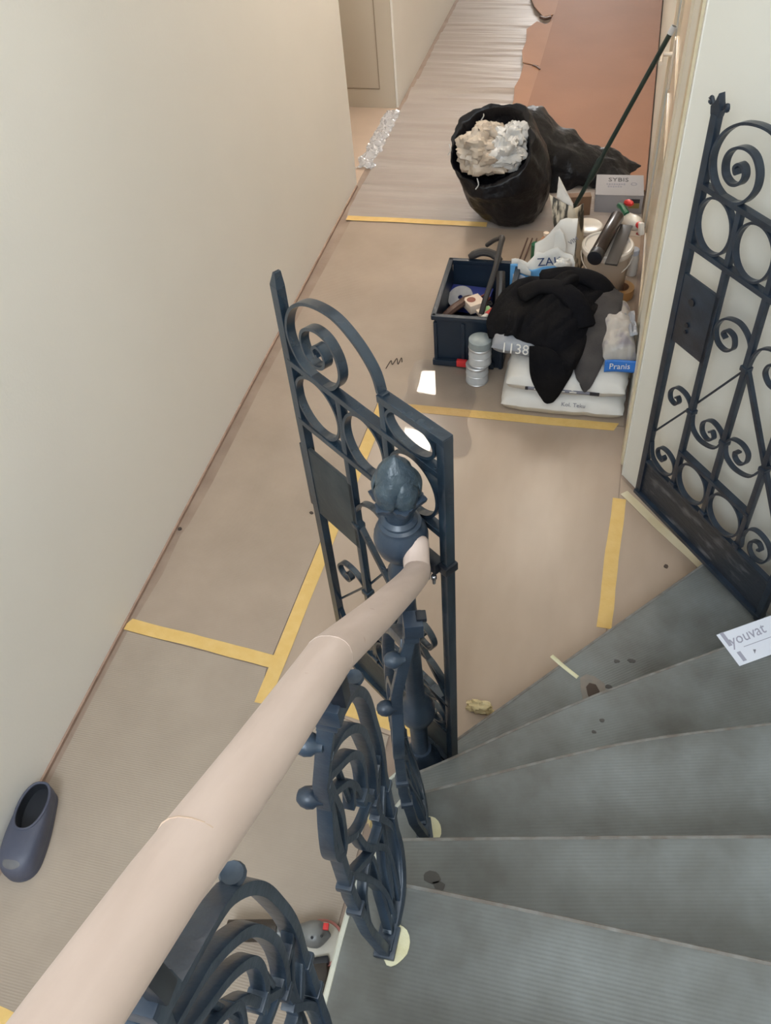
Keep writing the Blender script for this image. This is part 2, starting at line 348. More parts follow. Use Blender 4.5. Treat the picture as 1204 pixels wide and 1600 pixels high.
# back wall with the stair window opening
bw = MB(); bw.box((-0.4, -2.55, 1.35), (2.8, 0.2, 2.7)); bw.box((-0.4, -2.55, 5.3), (2.8, 0.2, 0.6)); bw.box((-1.58, -2.55, 3.85), (0.5, 0.2, 2.5)); bw.box((0.68, -2.55, 3.85), (0.5, 0.2, 2.5))
struct(bw.build('wall_back', 'wall', smooth=0))
struct(MB().box((-0.7, 2.66, (ZC + ZS) / 2), (2.0, 0.12, ZS - ZC)).build('wall_front_upper', 'wall', smooth=0))
struct(MB().box((-0.7, (2.6 + YE) / 2, ZC + 0.05), (2.4, YE - 2.6, 0.1)).build('ceiling', 'ceil', smooth=0))
struct(MB().box((-0.4, 0.1, ZS + 0.05), (3.0, 5.4, 0.1)).build('ceiling_stairwell', 'ceil', smooth=0))
struct(MB().box((-0.7, YE + 0.05, ZC / 2), (2.4, 0.1, ZC)).build('wall_far', 'wall', smooth=0))
b1 = MB(); b1.box((XL + 0.004, 0.95, 0.007), (0.008, 7.9, 0.014))
struct(b1.build('baseboard_left', 'base', smooth=0), 'brown dirty strip along the foot of the left wall')
# trim of the white corner
cT = MB(); cT.box((XR - 0.004, 3.315, 1.2), (0.012, 0.08, 2.4)); cT.box((XR - 0.004, 4.66, 1.2), (0.012, 0.10, 2.4)); cT.box((XR - 0.004, 3.99, 2.12), (0.012, 1.44, 0.08))
struct(cT.build('trim_1', 'trim', smooth=0), 'cream gloss frame of the door in the right wall')
struct(MB().box((XR - 0.003, 2.75, 1.25), (0.010, 0.10, 2.5)).build('trim_2', 'yellowtrim', smooth=0), 'yellowed strip on the corner beside the white wall')
dr = struct(MB().box((XR + 0.03, 3.985, 1.04), (0.04, 1.24, 2.08)).build('door_1', 'trim', bevel=0.002), 'cream gloss door in the right wall beside the pole')
MB().tube([(XR + 0.02, 4.42, 0.98), (XR - 0.045, 4.42, 0.98), (XR - 0.05, 4.40, 0.98), (XR - 0.05, 4.31, 0.98)], 0.010).build('door_handle', 'brass', dr)
MB().box((XR + 0.004, 4.42, 0.94), (0.012, 0.045, 0.22)).build('handle_plate', 'brass', dr, bevel=0.003)
for z0, z1 in ((0.15, 0.85), (1.1, 1.95)):
    p = MB(); a, b = 3.52, 4.28
    for c, d in (((a + b) / 2, z0), ((a + b) / 2, z1)): p.box((XR + 0.006, c, d), (0.012, b - a, 0.03))
    for c in (a, b): p.box((XR + 0.006, c, (z0 + z1) / 2), (0.012, 0.03, z1 - z0))
    p.build('door_panel', 'trim', dr, bevel=0.003)
# paneled reveal at the far side of the doorway recess
d2 = struct(MB().box((-2.02, 6.06, 1.05), (0.86, 0.05, 2.1)).build('door_2', 'doorp', smooth=0), 'beige panelled door leaf closing the doorway recess')
g = MB(); gx0, gx1, gz0, gz1 = -2.35, -1.70, 0.13, 0.98
for c, s_ in ((((gx0 + gx1) / 2, gz0), (gx1 - gx0, 0.006)), (((gx0 + gx1) / 2, gz1), (gx1 - gx0, 0.006)), ((gx0, (gz0 + gz1) / 2), (0.006, gz1 - gz0)), ((gx1, (gz0 + gz1) / 2), (0.006, gz1 - gz0))):
    g.box((c[0], 6.0345, c[1]), (s_[0], 0.003, s_[1]))
g.build('panel_groove', 'groove', d2)
MB().box(((gx0 + gx1) / 2, 6.0335, (gz0 + gz1) / 2), (gx1 - gx0 - 0.02, 0.004, gz1 - gz0 - 0.02)).build('door_panel', 'doorp', d2, bevel=0.001)
wn = struct(MB().box((-0.45, -2.56, 5.02), (1.8, 0.08, 0.06)).box((-0.45, -2.56, 2.72), (1.8, 0.08, 0.06)).box((-1.32, -2.56, 3.87), (0.06, 0.08, 2.3)).box((0.42, -2.56, 3.87), (0.06, 0.08, 2.3)).box((-0.45, -2.56, 3.87), (0.05, 0.06, 2.3)).build('window_1', 'ceil', bevel=0.004), 'stair window behind the viewer')
# two square ceiling lamps over the corridor
for k, (y, lb) in enumerate(((6.20, 'square white corridor ceiling lamp farther from the stairs'), (5.38, 'square white corridor ceiling lamp nearer to the stairs'))):
    t = thing('ceiling_lamp', lb, 'lamp', (-1.42, y, 2.60), 0, 'corridor ceiling lamps')
    MB().box((0, 0, 0.03), (0.305, 0.34, 0.05)).build('lamp_housing', 'lampframe', t, bevel=0.004)
    MB().box((0, 0, 0.002), (0.29, 0.32, 0.006)).build('lamp_diffuser', 'lamp', t, smooth=0)
    MB().tube([(0, 0, 0.055), (0, 0, 0.12)], 0.012).build('lamp_rod', 'lampframe', t)

t = thing('tube_lamp', 'long white tube lamp on the corridor ceiling above the bin bag', 'lamp', (-0.27, 4.65, 2.60))
MB().box((0, 0, 0.05), (0.14, 1.25, 0.05)).build('lamp_housing', 'lampframe', t, bevel=0.004)
MB().tube([(0, -0.6, 0), (0, 0.6, 0)], 0.035, 14).build('lamp_tube', 'tubelamp', t)
for y in (-0.615, 0.615): MB().box((0, y, 0.005), (0.08, 0.03, 0.08)).build('tube_holder', 'lampframe', t, bevel=0.004)
MB().tube([(0, 0, 0.07), (0, 0, 0.12)], 0.02).build('lamp_rod', 'lampframe', t)

# ------------------------------------------------------------------ floor coverings
def sheet(name, poly, z0, z1, material, label, cat):
    return tag(MB().prism(poly, z0, z1).build(name, material, smooth=0), label, cat)
sheet('cardboard_sheet', [(-1.54, -2.0), (-0.52, -2.0), (-0.50, 1.30), (-0.975, 1.39), (-0.985, 1.47), (-1.55, 1.52)], 0.0005, 0.004, 'card', 'ribbed brown cardboard floor sheet nearest the viewer, under the clog', 'cardboard')
sheet('cardboard_sheet', [(-1.548, 1.525), (-0.983, 1.475), (-0.945, 2.93), (0.155, 2.937), (0.155, 4.53), (-1.50, 4.53), (-1.518, 3.6), (-1.526, 3.0), (-1.520, 2.3), (-1.528, 2.06), (-1.540, 2.0), (-1.530, 1.8)], 0.0005, 0.004, 'card3', 'long ribbed brown cardboard floor sheet along the left wall, reaching under the crate and sacks', 'cardboard')
sheet('cardboard_sheet', [(-0.978, 1.39), (-0.50, 1.305), (-0.24, 1.32), (0.158, 1.75), (0.160, 2.93), (-0.94, 2.925)], 0.0005, 0.004, 'card2', 'smooth shiny brown cardboard sheet at the foot of the stairs', 'cardboard')
sheet('cardboard_sheet', [(0.162, 1.76), (0.46, 2.10), (0.46, 2.24), (0.163, 2.62)], 0.0005, 0.0035, 'card2', 'small pinkish brown cardboard triangle between tape and right gate leaf', 'cardboard')
# crinkled wrap beyond the upper tape: real ridges
def wrapz(u, v):
    x = -1.54 + u * 1.69 + 0.012 * nz(v * 60, 1.7); y = 4.50 + v * 7.9
    ed = min(1.0, max(0.0, (y - 4.55) / 0.12)); a = nz(x * 0.45 + y * 0.1, y * 6.0, 3.1); r = ed * max(0, 1 - abs(a) * 5.0)
    fold = 0
    for yy, h in ((4.9, .010), (5.25, .014), (5.62, .010), (6.35, .022), (6.5, .012), (7.0, .012), (7.4, .014), (7.62, .02), (8.1, .012), (8.9, .015)):
        q = abs(y - yy - 0.05 * nz(x * 1.7, yy * 3)); fold += h * math.exp(-(q / 0.022) ** 2) * (0.6 + 0.6 * nz(x * 2, yy))
    return (x, y, 0.006 + 0.014 * r * (0.4 + 0.8 * abs(nz(x * 1.5, y * 3))) + ed * (0.003 * nz(x * 3, y * 14) + max(0, fold)))
tag(MB().grid(46, 520, wrapz).build('floor_wrap', 'wrap', smooth=60), 'grey crinkled protective wrap covering the far corridor floor', 'floor covering')
# brown box cardboard lying along the right wall, with flaps
ct = thing('flattened_box', 'big flattened brown cardboard box along the right wall behind the bin bag', 'cardboard', (0, 0, 0))
def cz(x, y): return 0.03 + 0.006 * nz(x * 2, y * 1.5)
def slab(poly, h, mname, name):
    b = MB(); n = len(poly); b.add([(x, y, z0) for z0 in (h, h + 0.006) for x, y in poly], [tuple(range(n - 1, -1, -1)), tuple(range(n, 2 * n))] + [(i, (i + 1) % n, n + (i + 1) % n, n + i) for i in range(n)])
    return b.build(name, mname, ct, smooth=0)
slab([(-0.67, 5.55), (0.155, 4.95), (0.155, 9.4), (-0.70, 9.4)], 0.034, 'orange', 'main_panel')
slab([(-0.775, 6.13), (-0.77, 5.6), (-0.672, 5.55), (-0.667, 6.70), (-0.79, 6.76), (-0.785, 6.5), (-0.80, 6.35)], 0.0345, 'orange2', 'flap')
slab([(-0.80, 6.79), (-0.668, 6.73), (-0.675, 7.65), (-0.72, 7.55), (-0.80, 7.62), (-0.86, 7.45), (-0.83, 7.2), (-0.835, 7.0)], 0.0345, 'orange2', 'flap')
slab([(-0.86, 7.95), (-0.76, 7.72), (-0.677, 7.78), (-0.70, 9.4), (-0.92, 9.4), (-0.93, 8.2)], 0.0345, 'orange2', 'flap')
MB().box((-0.30, 7.3, 0.020), (0.8, 4.0, 0.02)).build('under_layer', 'orange2', ct, smooth=0)
MB().tube(cr([(-0.78, 7.70, .043), (-0.74, 7.66, .046), (-0.70, 7.70, .043)], 4), 0.012, 6).build('torn_edge', 'brown', ct)
MB().tube(cr([(-0.72, 6.73, .042), (-0.69, 6.70, .045), (-0.66, 6.66, .042)], 4), 0.007, 6).build('torn_edge', 'brown', ct)

def tape(a, b, wd, label, z=0.0052, jag=0.004, n=14, mname='tape', cuts=(0, 0)):
    a, b = Vector(a), Vector(b); d = (b - a); L = d.length; d.normalize(); nn = Vector((-d.y, d.x)); m_ = MB(); v = []; f = []
    for i in range(n + 1):
        t = i / n; c = a + d * (L * t) + nn * (0.004 * nz(t * 3, a.x * 7)); 
        for s_ in (-1, 1):
            e = c + nn * (s_ * (wd / 2 + jag * 0.4 * nz(t * 9, s_ * 3, a.y))) + d * ((cuts[0] * s_ * wd * 0.2) if i == 0 else (cuts[1] * s_ * wd * 0.2) if i == n else 0)
            v.append((e.x, e.y, z + 0.0006 * nz(t * 12, 2.2)))
    k = len(v); v += [(x, y, zz - 0.0009) for x, y, zz in v]
    for i in range(n):
        q = 2 * i; f += [(q, q + 1, q + 3, q + 2), (k + q, k + q + 2, k + q + 3, k + q + 1), (q, q + 2, k + q + 2, k + q), (q + 1, k + q + 1, k + q + 3, q + 3)]
    f += [(0, k, k + 1, 1), (2 * n, 2 * n + 1, k + 2 * n + 1, k + 2 * n)]
    return tag(m_.add(v, f).build('masking_tape_strip', mname, smooth=50), label, 'tape')
tape((-1.578 + 0.01, 1.552), (-0.955, 1.497), 0.052, 'yellow masking tape strip running from the left wall to the long tape', cuts=(1, 0))
tape((-0.915, 2.93), (-0.955, 1.33), 0.052, 'longest yellow masking tape strip, running away from the handrail to the gate arch', z=0.0064)
tape((-0.93, 2.905), (0.125, 2.925), 0.050, 'yellow masking tape strip in front of the white sacks', z=0.0056, cuts=(0, 1))
tape((0.163, 2.50), (0.150, 1.86), 0.052, 'short yellow masking tape strip reaching the bottom stair tread')
tape((-0.825, 1.395), (-0.37, 1.325), 0.052, 'yellow masking tape strip beside the newel base, partly behind the cast-iron panels', z=0.0058)
tape((-1.53, 4.515), (-0.70, 4.53), 0.050, 'far yellow masking tape strip left of the bin bag', z=0.0095)
tape((-1.50, 0.275), (-1.18, 0.255), 0.055, 'yellow masking tape corner at the bottom left near the handrail')
tape((0.178, 2.535), (0.485, 2.20), 0.035, 'pale cream tape strip along the floor under the right gate leaf', mname='yellowtrim', z=0.006)
# film with the mirror-like glare
tag(MB().grid(40, 30, lambda u, v: (-0.84 + (0.36 - 0.06 * v) * u + 0.03 * nz(v * 4, 1), 2.64 + 0.60 * v + 0.05 * nz(u * 3, 5), 0.0090 + 0.0003 * nz(u * 2, v * 2))).build('plastic_film', 'film', smooth=60), 'clear shiny plastic film on the floor left of the white sacks', 'film')
def crum(u, v):
    y = 5.12 + 0.86 * u; x = -1.645 + 0.11 * v + 0.03 * nz(u * 9, 1)
    return (x, y, 0.006 + 0.035 * abs(nz(u * 16, v * 3, 2)) * math.sin(math.pi * min(max(v, 0.02), .98)) + 0.018 * abs(nz(u * 34, v * 7, 5)))
tag(MB().grid(110, 12, crum).build('crumpled_film', 'filmcrumple', smooth=25), 'crumpled strip of clear plastic along the doorway threshold', 'film')
# little debris
sq = MB(); sq.tube(cr([(-0.965, 3.17, .006), (-0.955, 3.23, .007), (-0.94, 3.20, .010), (-0.93, 3.25, .008), (-0.915, 3.21, .006), (-0.91, 3.26, .006), (-0.90, 3.23, .006)], 6), 0.0022, 6)
tag(sq.build('string_scrap', 'dirt'), 'dark curled scrap of string on the floor left of the crate', 'string')
def chip(x, y, s, label, z=0.006, mname='dirt'):
    b = MB(); b.prism([(x + s * math.cos(a) * (0.7 + 0.5 * nz(a, x * 9)), y + s * math.sin(a) * (0.6 + 0.5 * nz(a, y * 9, 4))) for a in [k * math.pi / 3 for k in range(6)]], z - 0.002, z + 0.003)
    return tag(b.build('debris_chip', mname, smooth=0), label, 'debris')
chip(0.354, 2.179, 0.012, 'small dark brown chip on the floor below the right gate leaf')
chip(-1.044, 2.208, 0.010, 'small dark crumb on the cardboard left of the left gate leaf')
chip(-1.555, 2.03, 0.012, 'small dark crumb at the foot of the left wall')
def lump(c, r, mname, name, label, cat, seed=0, n=14):
    def f(u, v):
        th = 2 * math.pi * u; ph = math.pi * (v * 0.98 + 0.01); d = (math.cos(th) * math.sin(ph), math.sin(th) * math.sin(ph), -math.cos(ph))
        k = 1 + 0.55 * mnoise.noise(Vector(d) * 2.3 + Vector((seed, 0, 0))) + 0.25 * mnoise.noise(Vector(d) * 6 + Vector((0, seed, 0)))
        return (c[0] + r[0] * d[0] * k, c[1] + r[1] * d[1] * k, max(c[2] + r[2] * d[2] * k, 0.0045))
    return tag(MB().grid(n * 2 + 1, n, f).build(name, mname, smooth=50), label, cat)
lump((-0.225, 1.455, 0.02), (0.045, 0.020, 0.022), 'foam', 'dried_foam', 'crumb of yellow dried foam at the edge of the bottom tread', 'foam', 2)
lump((-0.475, 1.06, 0.03), (0.028, 0.075, 0.04), 'foam', 'dried_foam', 'torn piece of yellow foam on the floor beside the stair string', 'foam', 5)

# ------------------------------------------------------------------ staircase
st = thing('staircase', 'grey-green covered winding staircase with rounded tread ends', 'staircase', (0, 0, 0))
RISE = 0.17
NL = {  # nosing lines, left to right, plan
    1: [(-0.30, 1.205), (-0.251, 1.261), (0.118, 1.689), (0.459, 2.08)],
    2: [(-0.33, 1.045), (-0.271, 1.085), (0.125, 1.381), (0.619, 1.704), (0.80, 1.82)],
    3: [(-0.30, 0.905), (0.159, 1.134), (0.559, 1.28), (0.825, 1.36)],
    4: [(-0.29, 0.722), (0.093, 0.808), (0.501, 0.898), (0.825, 0.97)],
    5: [(-0.31, 0.572), (0.1, 0.578), (0.825, 0.58)],
    6: [(-0.31, 0.262), (0.825, 0.262)], 7: [(-0.31, -0.046), (0.825, -0.046)], 8: [(-0.31, -0.354), (0.825, -0.354)], 9: [(-0.31, -0.662), (0.825, -0.662)]}
LE = {  # rounded left ends, from the nosing to the back
    1: [(-0.345, 1.20), (-0.392, 1.15), (-0.405, 1.08), (-0.385, 1.0), (-0.35, 0.93)],
    2: [(-0.372, 1.045), (-0.400, 1.005), (-0.395, 0.96), (-0.37, 0.915), (-0.345, 0.86)],
    3: [(-0.325, 0.885), (-0.345, 0.845), (-0.345, 0.79), (-0.335, 0.74), (-0.32, 0.68)],
    4: [(-0.318, 0.715), (-0.325, 0.68), (-0.325, 0.6), (-0.32, 0.52)],
    5: [(-0.322, 0.566), (-0.325, 0.45), (-0.325, 0.22)]}
for k in range(6, 9): LE[k] = [(-0.322, NL[k][0][1] - 0.005), (-0.325, NL[k][0][1] - 0.12), (-0.325, NL[k][0][1] - 0.36)]
for k in range(1, 9):
    z = RISE * k; nose = cr(NL[k], 4); back = NL[k + 1]
    bl = [(x, y - 0.04) for x, y in reversed(back)]
    left = LE[k]
    poly = list(nose) + bl[:-1] + [(bl[-1][0], bl[-1][1])] + list(reversed(left))
    if k == 1: poly = list(nose) + [(0.80, 1.78), (0.619, 1.66), (0.125, 1.34), (-0.271, 1.045), (-0.33, 1.0)] + list(reversed(left))
    # local frame so that the ribs run along the tread
    a, b = NL[k][1], NL[k][-1] if k > 1 else NL[k][-1]
    ang = math.atan2(b[1] - a[1], b[0] - a[0]) * (0.75 if k < 4 else 1.0); Tm = Matrix.Translation((a[0], a[1], z)) @ Matrix.Rotation(ang, 4, 'Z'); Ti = Tm.inverted()
    lp = [(Ti @ Vector((x, y, z))).to_2d()[:] for x, y in poly]
    o = MB().prism(lp, -0.030, 0.0).build('tread', 'tread', st, smooth=40, bevel=0.008); o.matrix_local = Tm
    # solid step body under the tread
    body = [(x - 0.0, y - 0.022) for x, y in nose] + bl + [(x + 0.028, y) for x, y in reversed(left)]
    if k == 1: body = [(x, y - 0.03) for x, y in nose] + [(0.80, 1.70), (0.125, 1.30), (-0.26, 1.0)] + [(x + 0.03, y) for x, y in reversed(left)]
    MB().prism(body, max(0.0, z - RISE - 0.02), z - 0.031).build('riser', 'riser', st, smooth=0)
    # worn pale bead along the left edge / nosing
    e = MB(); e.tube([(x - 0.002, y, z - 0.006) for x, y in [nose[0]] + left], 0.0075, 6); e.build('tread_edge', 'edge', st)
    MB().tube([(x, y - 0.003, z - 0.005) for x, y in nose], 0.0062, 6).build('tread_nosing', 'nosing', st)
MB().prism([(-0.30, 0.56), (-0.25, 0.56), (-0.25, -1.1), (-0.30, -1.1)], 0.0, 0.78).build('stair_string', 'stone', st, smooth=0)
sb = MB(); sb.prism([(-0.30, 0.26), (0.83, 0.26), (0.83, -1.1), (-0.30, -1.1)], 0.3, 0.8); sb.build('stair_core', 'riser', st, smooth=0)
# repaired crack and hole in the bottom tread
MB().tube(cr([(-0.015, 1.60, 0.171), (0.03, 1.565, 0.1715), (0.075, 1.535, 0.171)], 5), [0.007] * 11, 6, flat=0.35).build('tread_crack', 'filler', st)['label'] = 'pale filled crack across the bottom tread'
hb = MB(); hb.prism([(0.082, 1.535), (0.10, 1.552), (0.125, 1.55), (0.158, 1.53), (0.165, 1.50), (0.165, 1.465), (0.125, 1.44), (0.10, 1.45), (0.088, 1.49)], 0.1695, 0.1713); hb.build('tread_patch', 'patch', st, smooth=0)
hb = MB(); hb.prism([(0.103, 1.505), (0.112, 1.522), (0.132, 1.520), (0.146, 1.497), (0.140, 1.468), (0.120, 1.458), (0.110, 1.480)], 0.170, 0.1720); hb.build('tread_hole', 'dirt', st, smooth=0)['label'] = 'dark worn hole in the bottom tread'
for x, y, z, s_ in ((0.08, 0.63, 0.6815, 0), (-0.20, 0.655, 0.6815, 0.017), (-0.18, 0.64, 0.6815, 0.012), (0.15, 1.30, 0.3415, 0.007), (0.17, 1.52, 0.1715, 0.009), (0.19, 1.62, 0.1715, 0.008), (0.235, 1.63, 0.1715, 0.010), (0.13, 1.26, 0.3415, 0.006)):
    if s_:
        MB().prism([(x + s_ * math.cos(a) * (1.2 + 0.8 * nz(a * 2, x * 31)), y + s_ * math.sin(a) * (0.8 + 0.5 * nz(a, y * 17))) for a in [q * math.pi / 5 for q in range(10)]], z - 0.002, z).build('tread_stain', 'stain', st, smooth=0)

# handwritten white label lying on the second tread
lt = thing('paper_label', 'white handwritten paper label lying on the second tread at the right', 'label', (0.545, 1.645, 0.3425), math.atan2(0.10, 0.155))
MB().box((0.035, -0.005, 0), (0.20, 0.118, 0.0012)).build('card', 'label', lt, smooth=0)
text('youvat', 0.052, 'pencil', lt, (0.015, 0.020, 0.0011), (0, 0, 0.05), shear=0.25, sx=0.9)
b = MB(); b.box((-0.048, 0.030, 0.001), (0.012, 0.05, 0.0006)); b.box((-0.040, -0.038, 0.001), (0.012, 0.034, 0.0006)); b.box((0.04, -0.012, 0.001), (0.11, 0.002, 0.0006)); b.build('printed_lines', 'pencil', lt, smooth=0)['label'] = 'faint grey print'
MB().prism([(0.0, -0.045), (0.012, -0.033), (0.004, -0.030)], 0.0006, 0.0012).build('arrow_mark', 'inkgrey', lt, smooth=0)

# ------------------------------------------------------------------ gates
def gate(name, label, loc, ang, bays, right):
    """leaf in local x (from the free stile), z up; a sequence of flat bars"""
    IR = 'iron' if right else 'irondaylit'
    t = thing(name, label, 'gate', loc, ang); W = bays[-1]; B1, B2 = bays[1], bays[2]
    def bar(nm, u, v0, v1, wd=0.018, dp=0.018, mm=None): return MB().box((u, 0, (v0 + v1) / 2), (wd, dp, v1 - v0)).build(nm, mm or IR, t, bevel=0.0015)
    def rail(nm, u0, v0, u1, v1, th=0.016, dp=0.024): return MB().strip([(u0, v0), (u1, v1)], th, dp).build(nm, IR, t, smooth=0, bevel=0.0012)
    def scroll(P, th=0.0065, dp=0.016, nm='scroll', n=6): return MB().strip(cr(P, n), th, dp).build(nm, IR, t, smooth=50)
    def collar(u, v, a=0.0): return MB().box((0, 0, 0), (0.026, 0.026, 0.016), Matrix.Translation((u, 0, v)) @ Matrix.Rotation(a, 4, 'Y')).build('collar', IR, t, bevel=0.002)
    # stile with its finial
    if right:
        bar('stile', 0, 0.0, 1.395, 0.024, 0.022)
        f = MB(); f.prism([(-0.014, 0), (0.014, 0), (0.019, 0.02), (0.010, 0.035), (0.002, 0.058), (-0.006, 0.035), (-0.019, 0.02)], -0.010, 0.010, Matrix.Translation((0, 0, 1.39)) @ Matrix.Rotation(R(90), 4, 'X'))
        for s_ in (-1, 1): f.tube(cr([(s_ * 0.010, 0, 1.405), (s_ * 0.022, 0, 1.418), (s_ * 0.030, 0, 1.426), (s_ * 0.033, 0, 1.414), (s_ * 0.026, 0, 1.412)], 4), 0.0055, 6)
        f.build('finial', IR, t, bevel=0.001)
    else:
        b = MB(); b.box((0, 0, 0.70), (0.026, 0.022, 1.40)); b.add([(-0.013, -0.011, 1.40), (0.013, -0.011, 1.40), (0.013, 0.011, 1.40), (-0.013, 0.011, 1.40), (0.004, -0.008, 1.435), (0.012, -0.008, 1.435), (0.012, 0.008, 1.435), (0.004, 0.008, 1.435)], [(0, 1, 5, 4), (1, 2, 6, 5), (2, 3, 7, 6), (3, 0, 4, 7), (4, 5, 6, 7)])
        b.build('stile', IR, t, smooth=0, bevel=0.0012)
        MB().box((-0.016, 0.004, 0.83), (0.010, 0.03, 0.22)).build('latch_plate', IR, t, bevel=0.001)
        MB().tube([(0.016, 0, 1.262), (0.028, 0, 1.262)], 0.008, 8).build('rivet', IR, t)
    MB().strip([(W + 0.002, -0.02), (W + (0.0 if right else 0.010), 1.310)], 0.022, 0.024).build('hinge_post', IR, t, bevel=0.0015)
    # rails
    rail('top_bar', 0.0, 1.205, W, 1.205); rail('middle_bar', 0.0, 1.030, W, 1.030)
    rail('top_rail', B2 - 0.008, 1.296, W + 0.020, 1.303, 0.018, 0.026)
    c_end = bays[3] if len(bays) > 3 else W
    rail('lower_rail', B1 - 0.006, 0.335, c_end + 0.006, 0.335, 0.014)
    rail('bottom_rail', -0.012, 0.004, W + 0.012, 0.004, 0.016, 0.034)
    # upright bars
    bar('upright_bar', B1, 0.17, 1.205); bar('upright_bar', B2, 0.17, 1.31)
    if len(bays) > 4: bar('upright_bar', bays[3], 0.17, 1.315)
    # kick plate
    MB().box((W / 2, 0.002, 0.088), (W - 0.02, 0.006, 0.164)).build('kick_plate', 'kick' if right else 'irondull', t, smooth=0)
    rail('kick_rail', 0.0, 0.170, W, 0.170, 0.010, 0.018)
    # lock plate
    lk = MB().box((B1 / 2, -0.004, 0.822), (B1 + 0.014, 0.010, 0.236)).build('lock_plate', 'iron' if right else 'irondull', t, bevel=0.0015)
    if right:
        for z, r in ((0.87, 0.012), (0.79, 0.008), (0.765, 0.006)): MB().tube([(B1 * 0.42, -0.008, z), (B1 * 0.42, -0.014, z)], r, 10).build('keyhole', 'dark', lk)
    # rings
    def ring(u, v, rx, rz): return MB().strip([(u + rx * math.cos(a), v + rz * math.sin(a)) for a in [k * 2 * math.pi / 40 for k in range(40)]], 0.007, 0.019, True).build('ring', IR, t, smooth=50)
    for a, b in zip(bays[:-1], bays[1:]): ring((a + b) / 2, 1.1175, (b - a) / 2 - 0.010, 0.0795)
    for a, b in list(zip(bays[:-1], bays[1:]))[1:3]: ring((a + b) / 2, 0.252, (b - a) / 2 - 0.010, 0.074)
    if not right: ring((B2 + W) / 2, 1.258, (W - B2) / 2 - 0.012, 0.042)
    else: ring((B2 + bays[3]) / 2, 1.258, 0.07, 0.042)
    # arch that winds into the big spiral
    s0 = B2 / 0.32
    A = [(B2 / s0 - 0.005, 1.308), (.300, 1.352), (.255, 1.395), (.19, 1.421), (.11, 1.41), (.052, 1.372), (.023, 1.32), (.022, 1.27), (.05, 1.226), (.10, 1.207), (.155, 1.220), (.190, 1.265), (.190, 1.312), (.163, 1.347), (.122, 1.353), (.083, 1.333), (.068, 1.30), (.077, 1.266), (.105, 1.252), (.133, 1.262), (.145, 1.285), (.138, 1.306), (.12, 1.311), (.107, 1.297), (.114, 1.284), (.122, 1.288)]
    A = [(u * s0, v) for u, v in A]
    MB().strip(cr(A, 6), 0.0075, 0.022).build('arch_spiral', IR, t, smooth=50)
    # smaller scrolls; k maps a drawing on bays of .155 to this leaf
    def k(P):
        ref = [0, .155, .312, .477, .64]
        out = []
        for u, v in P:
            i = min(max([j for j in range(len(ref)) if ref[j] <= u + 1e-6], default=0), len(bays) - 2)
            i = min(i, 3); out.append((bays[i] + (u - ref[i]) / (ref[i + 1] - ref[i]) * (bays[i + 1] - bays[i]), v))
        return out
    scroll(k([(.012, .265), (.030, .208), (.075, .186), (.114, .190), (.143, .225), (.135, .262), (.10, .283), (.062, .278), (.048, .252), (.060, .232), (.082, .230), (.088, .245), (.078, .252)]))
    scroll(k([(.150, .505), (.143, .535), (.112, .554), (.072, .551), (.049, .52), (.055, .492), (.080, .486), (.094, .504), (.086, .519), (.077, .513)]))
    scroll(k([(.162, .505), (.175, .458), (.22, .437), (.280, .455), (.303, .50), (.288, .53), (.245, .540), (.213, .512), (.216, .477), (.245, .463), (.268, .485), (.258, .505), (.246, .497)]))
    if right:
        scroll(k([(.318, .505), (.335, .538), (.375, .550), (.407, .535), (.410, .502), (.39, .479), (.366, .486), (.361, .507), (.377, .514)]))
        scroll(k([(.318, .500), (.335, .462), (.38, .447), (.438, .467), (.472, .525), (.50, .56), (.545, .57), (.58, .545), (.58, .505), (.55, .49), (.53, .51), (.54, .53)]))
        scroll(k([(.314, .79), (.312, .84), (.295, .88), (.25, .905), (.196, .89), (.170, .845), (.186, .805), (.222, .796), (.25, .82), (.242, .854), (.213, .86), (.2, .842), (.214, .832)]))
        scroll(k([(.318, .79), (.325, .84), (.345, .88), (.385, .90), (.43, .89), (.455, .845), (.44, .805), (.405, .796), (.378, .82), (.386, .854), (.415, .86), (.425, .842), (.412, .832)]))
        scroll(k([(.49, .20), (.484, .24), (.498, .285), (.530, .305), (.575, .296), (.598, .26), (.585, .215), (.55, .198), (.522, .215), (.520, .25), (.545, .268), (.563, .252), (.55, .242)]))
        rail('diagonal_bar', bays[2] + 0.006, 0.79, W - 0.01, 0.30, 0.014, 0.014)
        collar(bays[3], 0.53); collar(bays[3], 0.19)
    else:
        scroll([(B1 + .012, .79), (B1 + .004, .84), (B1 + .035, .893), (B1 + .085, .910), (B1 + .130, .88), (B1 + .138, .84), (B1 + .112, .81), (B1 + .082, .822), (B1 + .085, .850), (B1 + .105, .852)])
        rail('diagonal_bar', B1 + 0.012, 0.79, W - 0.004, 0.355, 0.013, 0.014)
        scroll([(W - .012, .36), (W - .05, .30), (W - .09, .28), (W - .115, .31), (W - .10, .345), (W - .072, .34), (W - .07, .318)])
        scroll([(B2 + .01, .55), (B2 + .045, .60), (B2 + .09, .60), (B2 + .115, .565), (B2 + .10, .525), (B2 + .065, .525), (B2 + .06, .55), (B2 + .078, .558)])
        scroll([(B2 + .01, .52), (B2 + .05, .47), (B2 + .10, .46), (W - .015, .42)])
        scroll([(W - .012, .19), (W - .03, .235), (W - .07, .25), (W - .10, .225), (W - .095, .195), (W - .07, .193), (W - .062, .21)])
    collar(B1, 0.512); collar(B2, 0.505); collar(B2 if right else B1, 0.79); collar(B1, 0.185); collar(B2, 0.185)
    MB().tube([(0.0, 0.006, 0.293), (B1, 0.009, 0.537), (B2, 0.006, 0.79)], 0.0038, 6).build('brace_rod', IR, t)
    return t
GB = 0.20
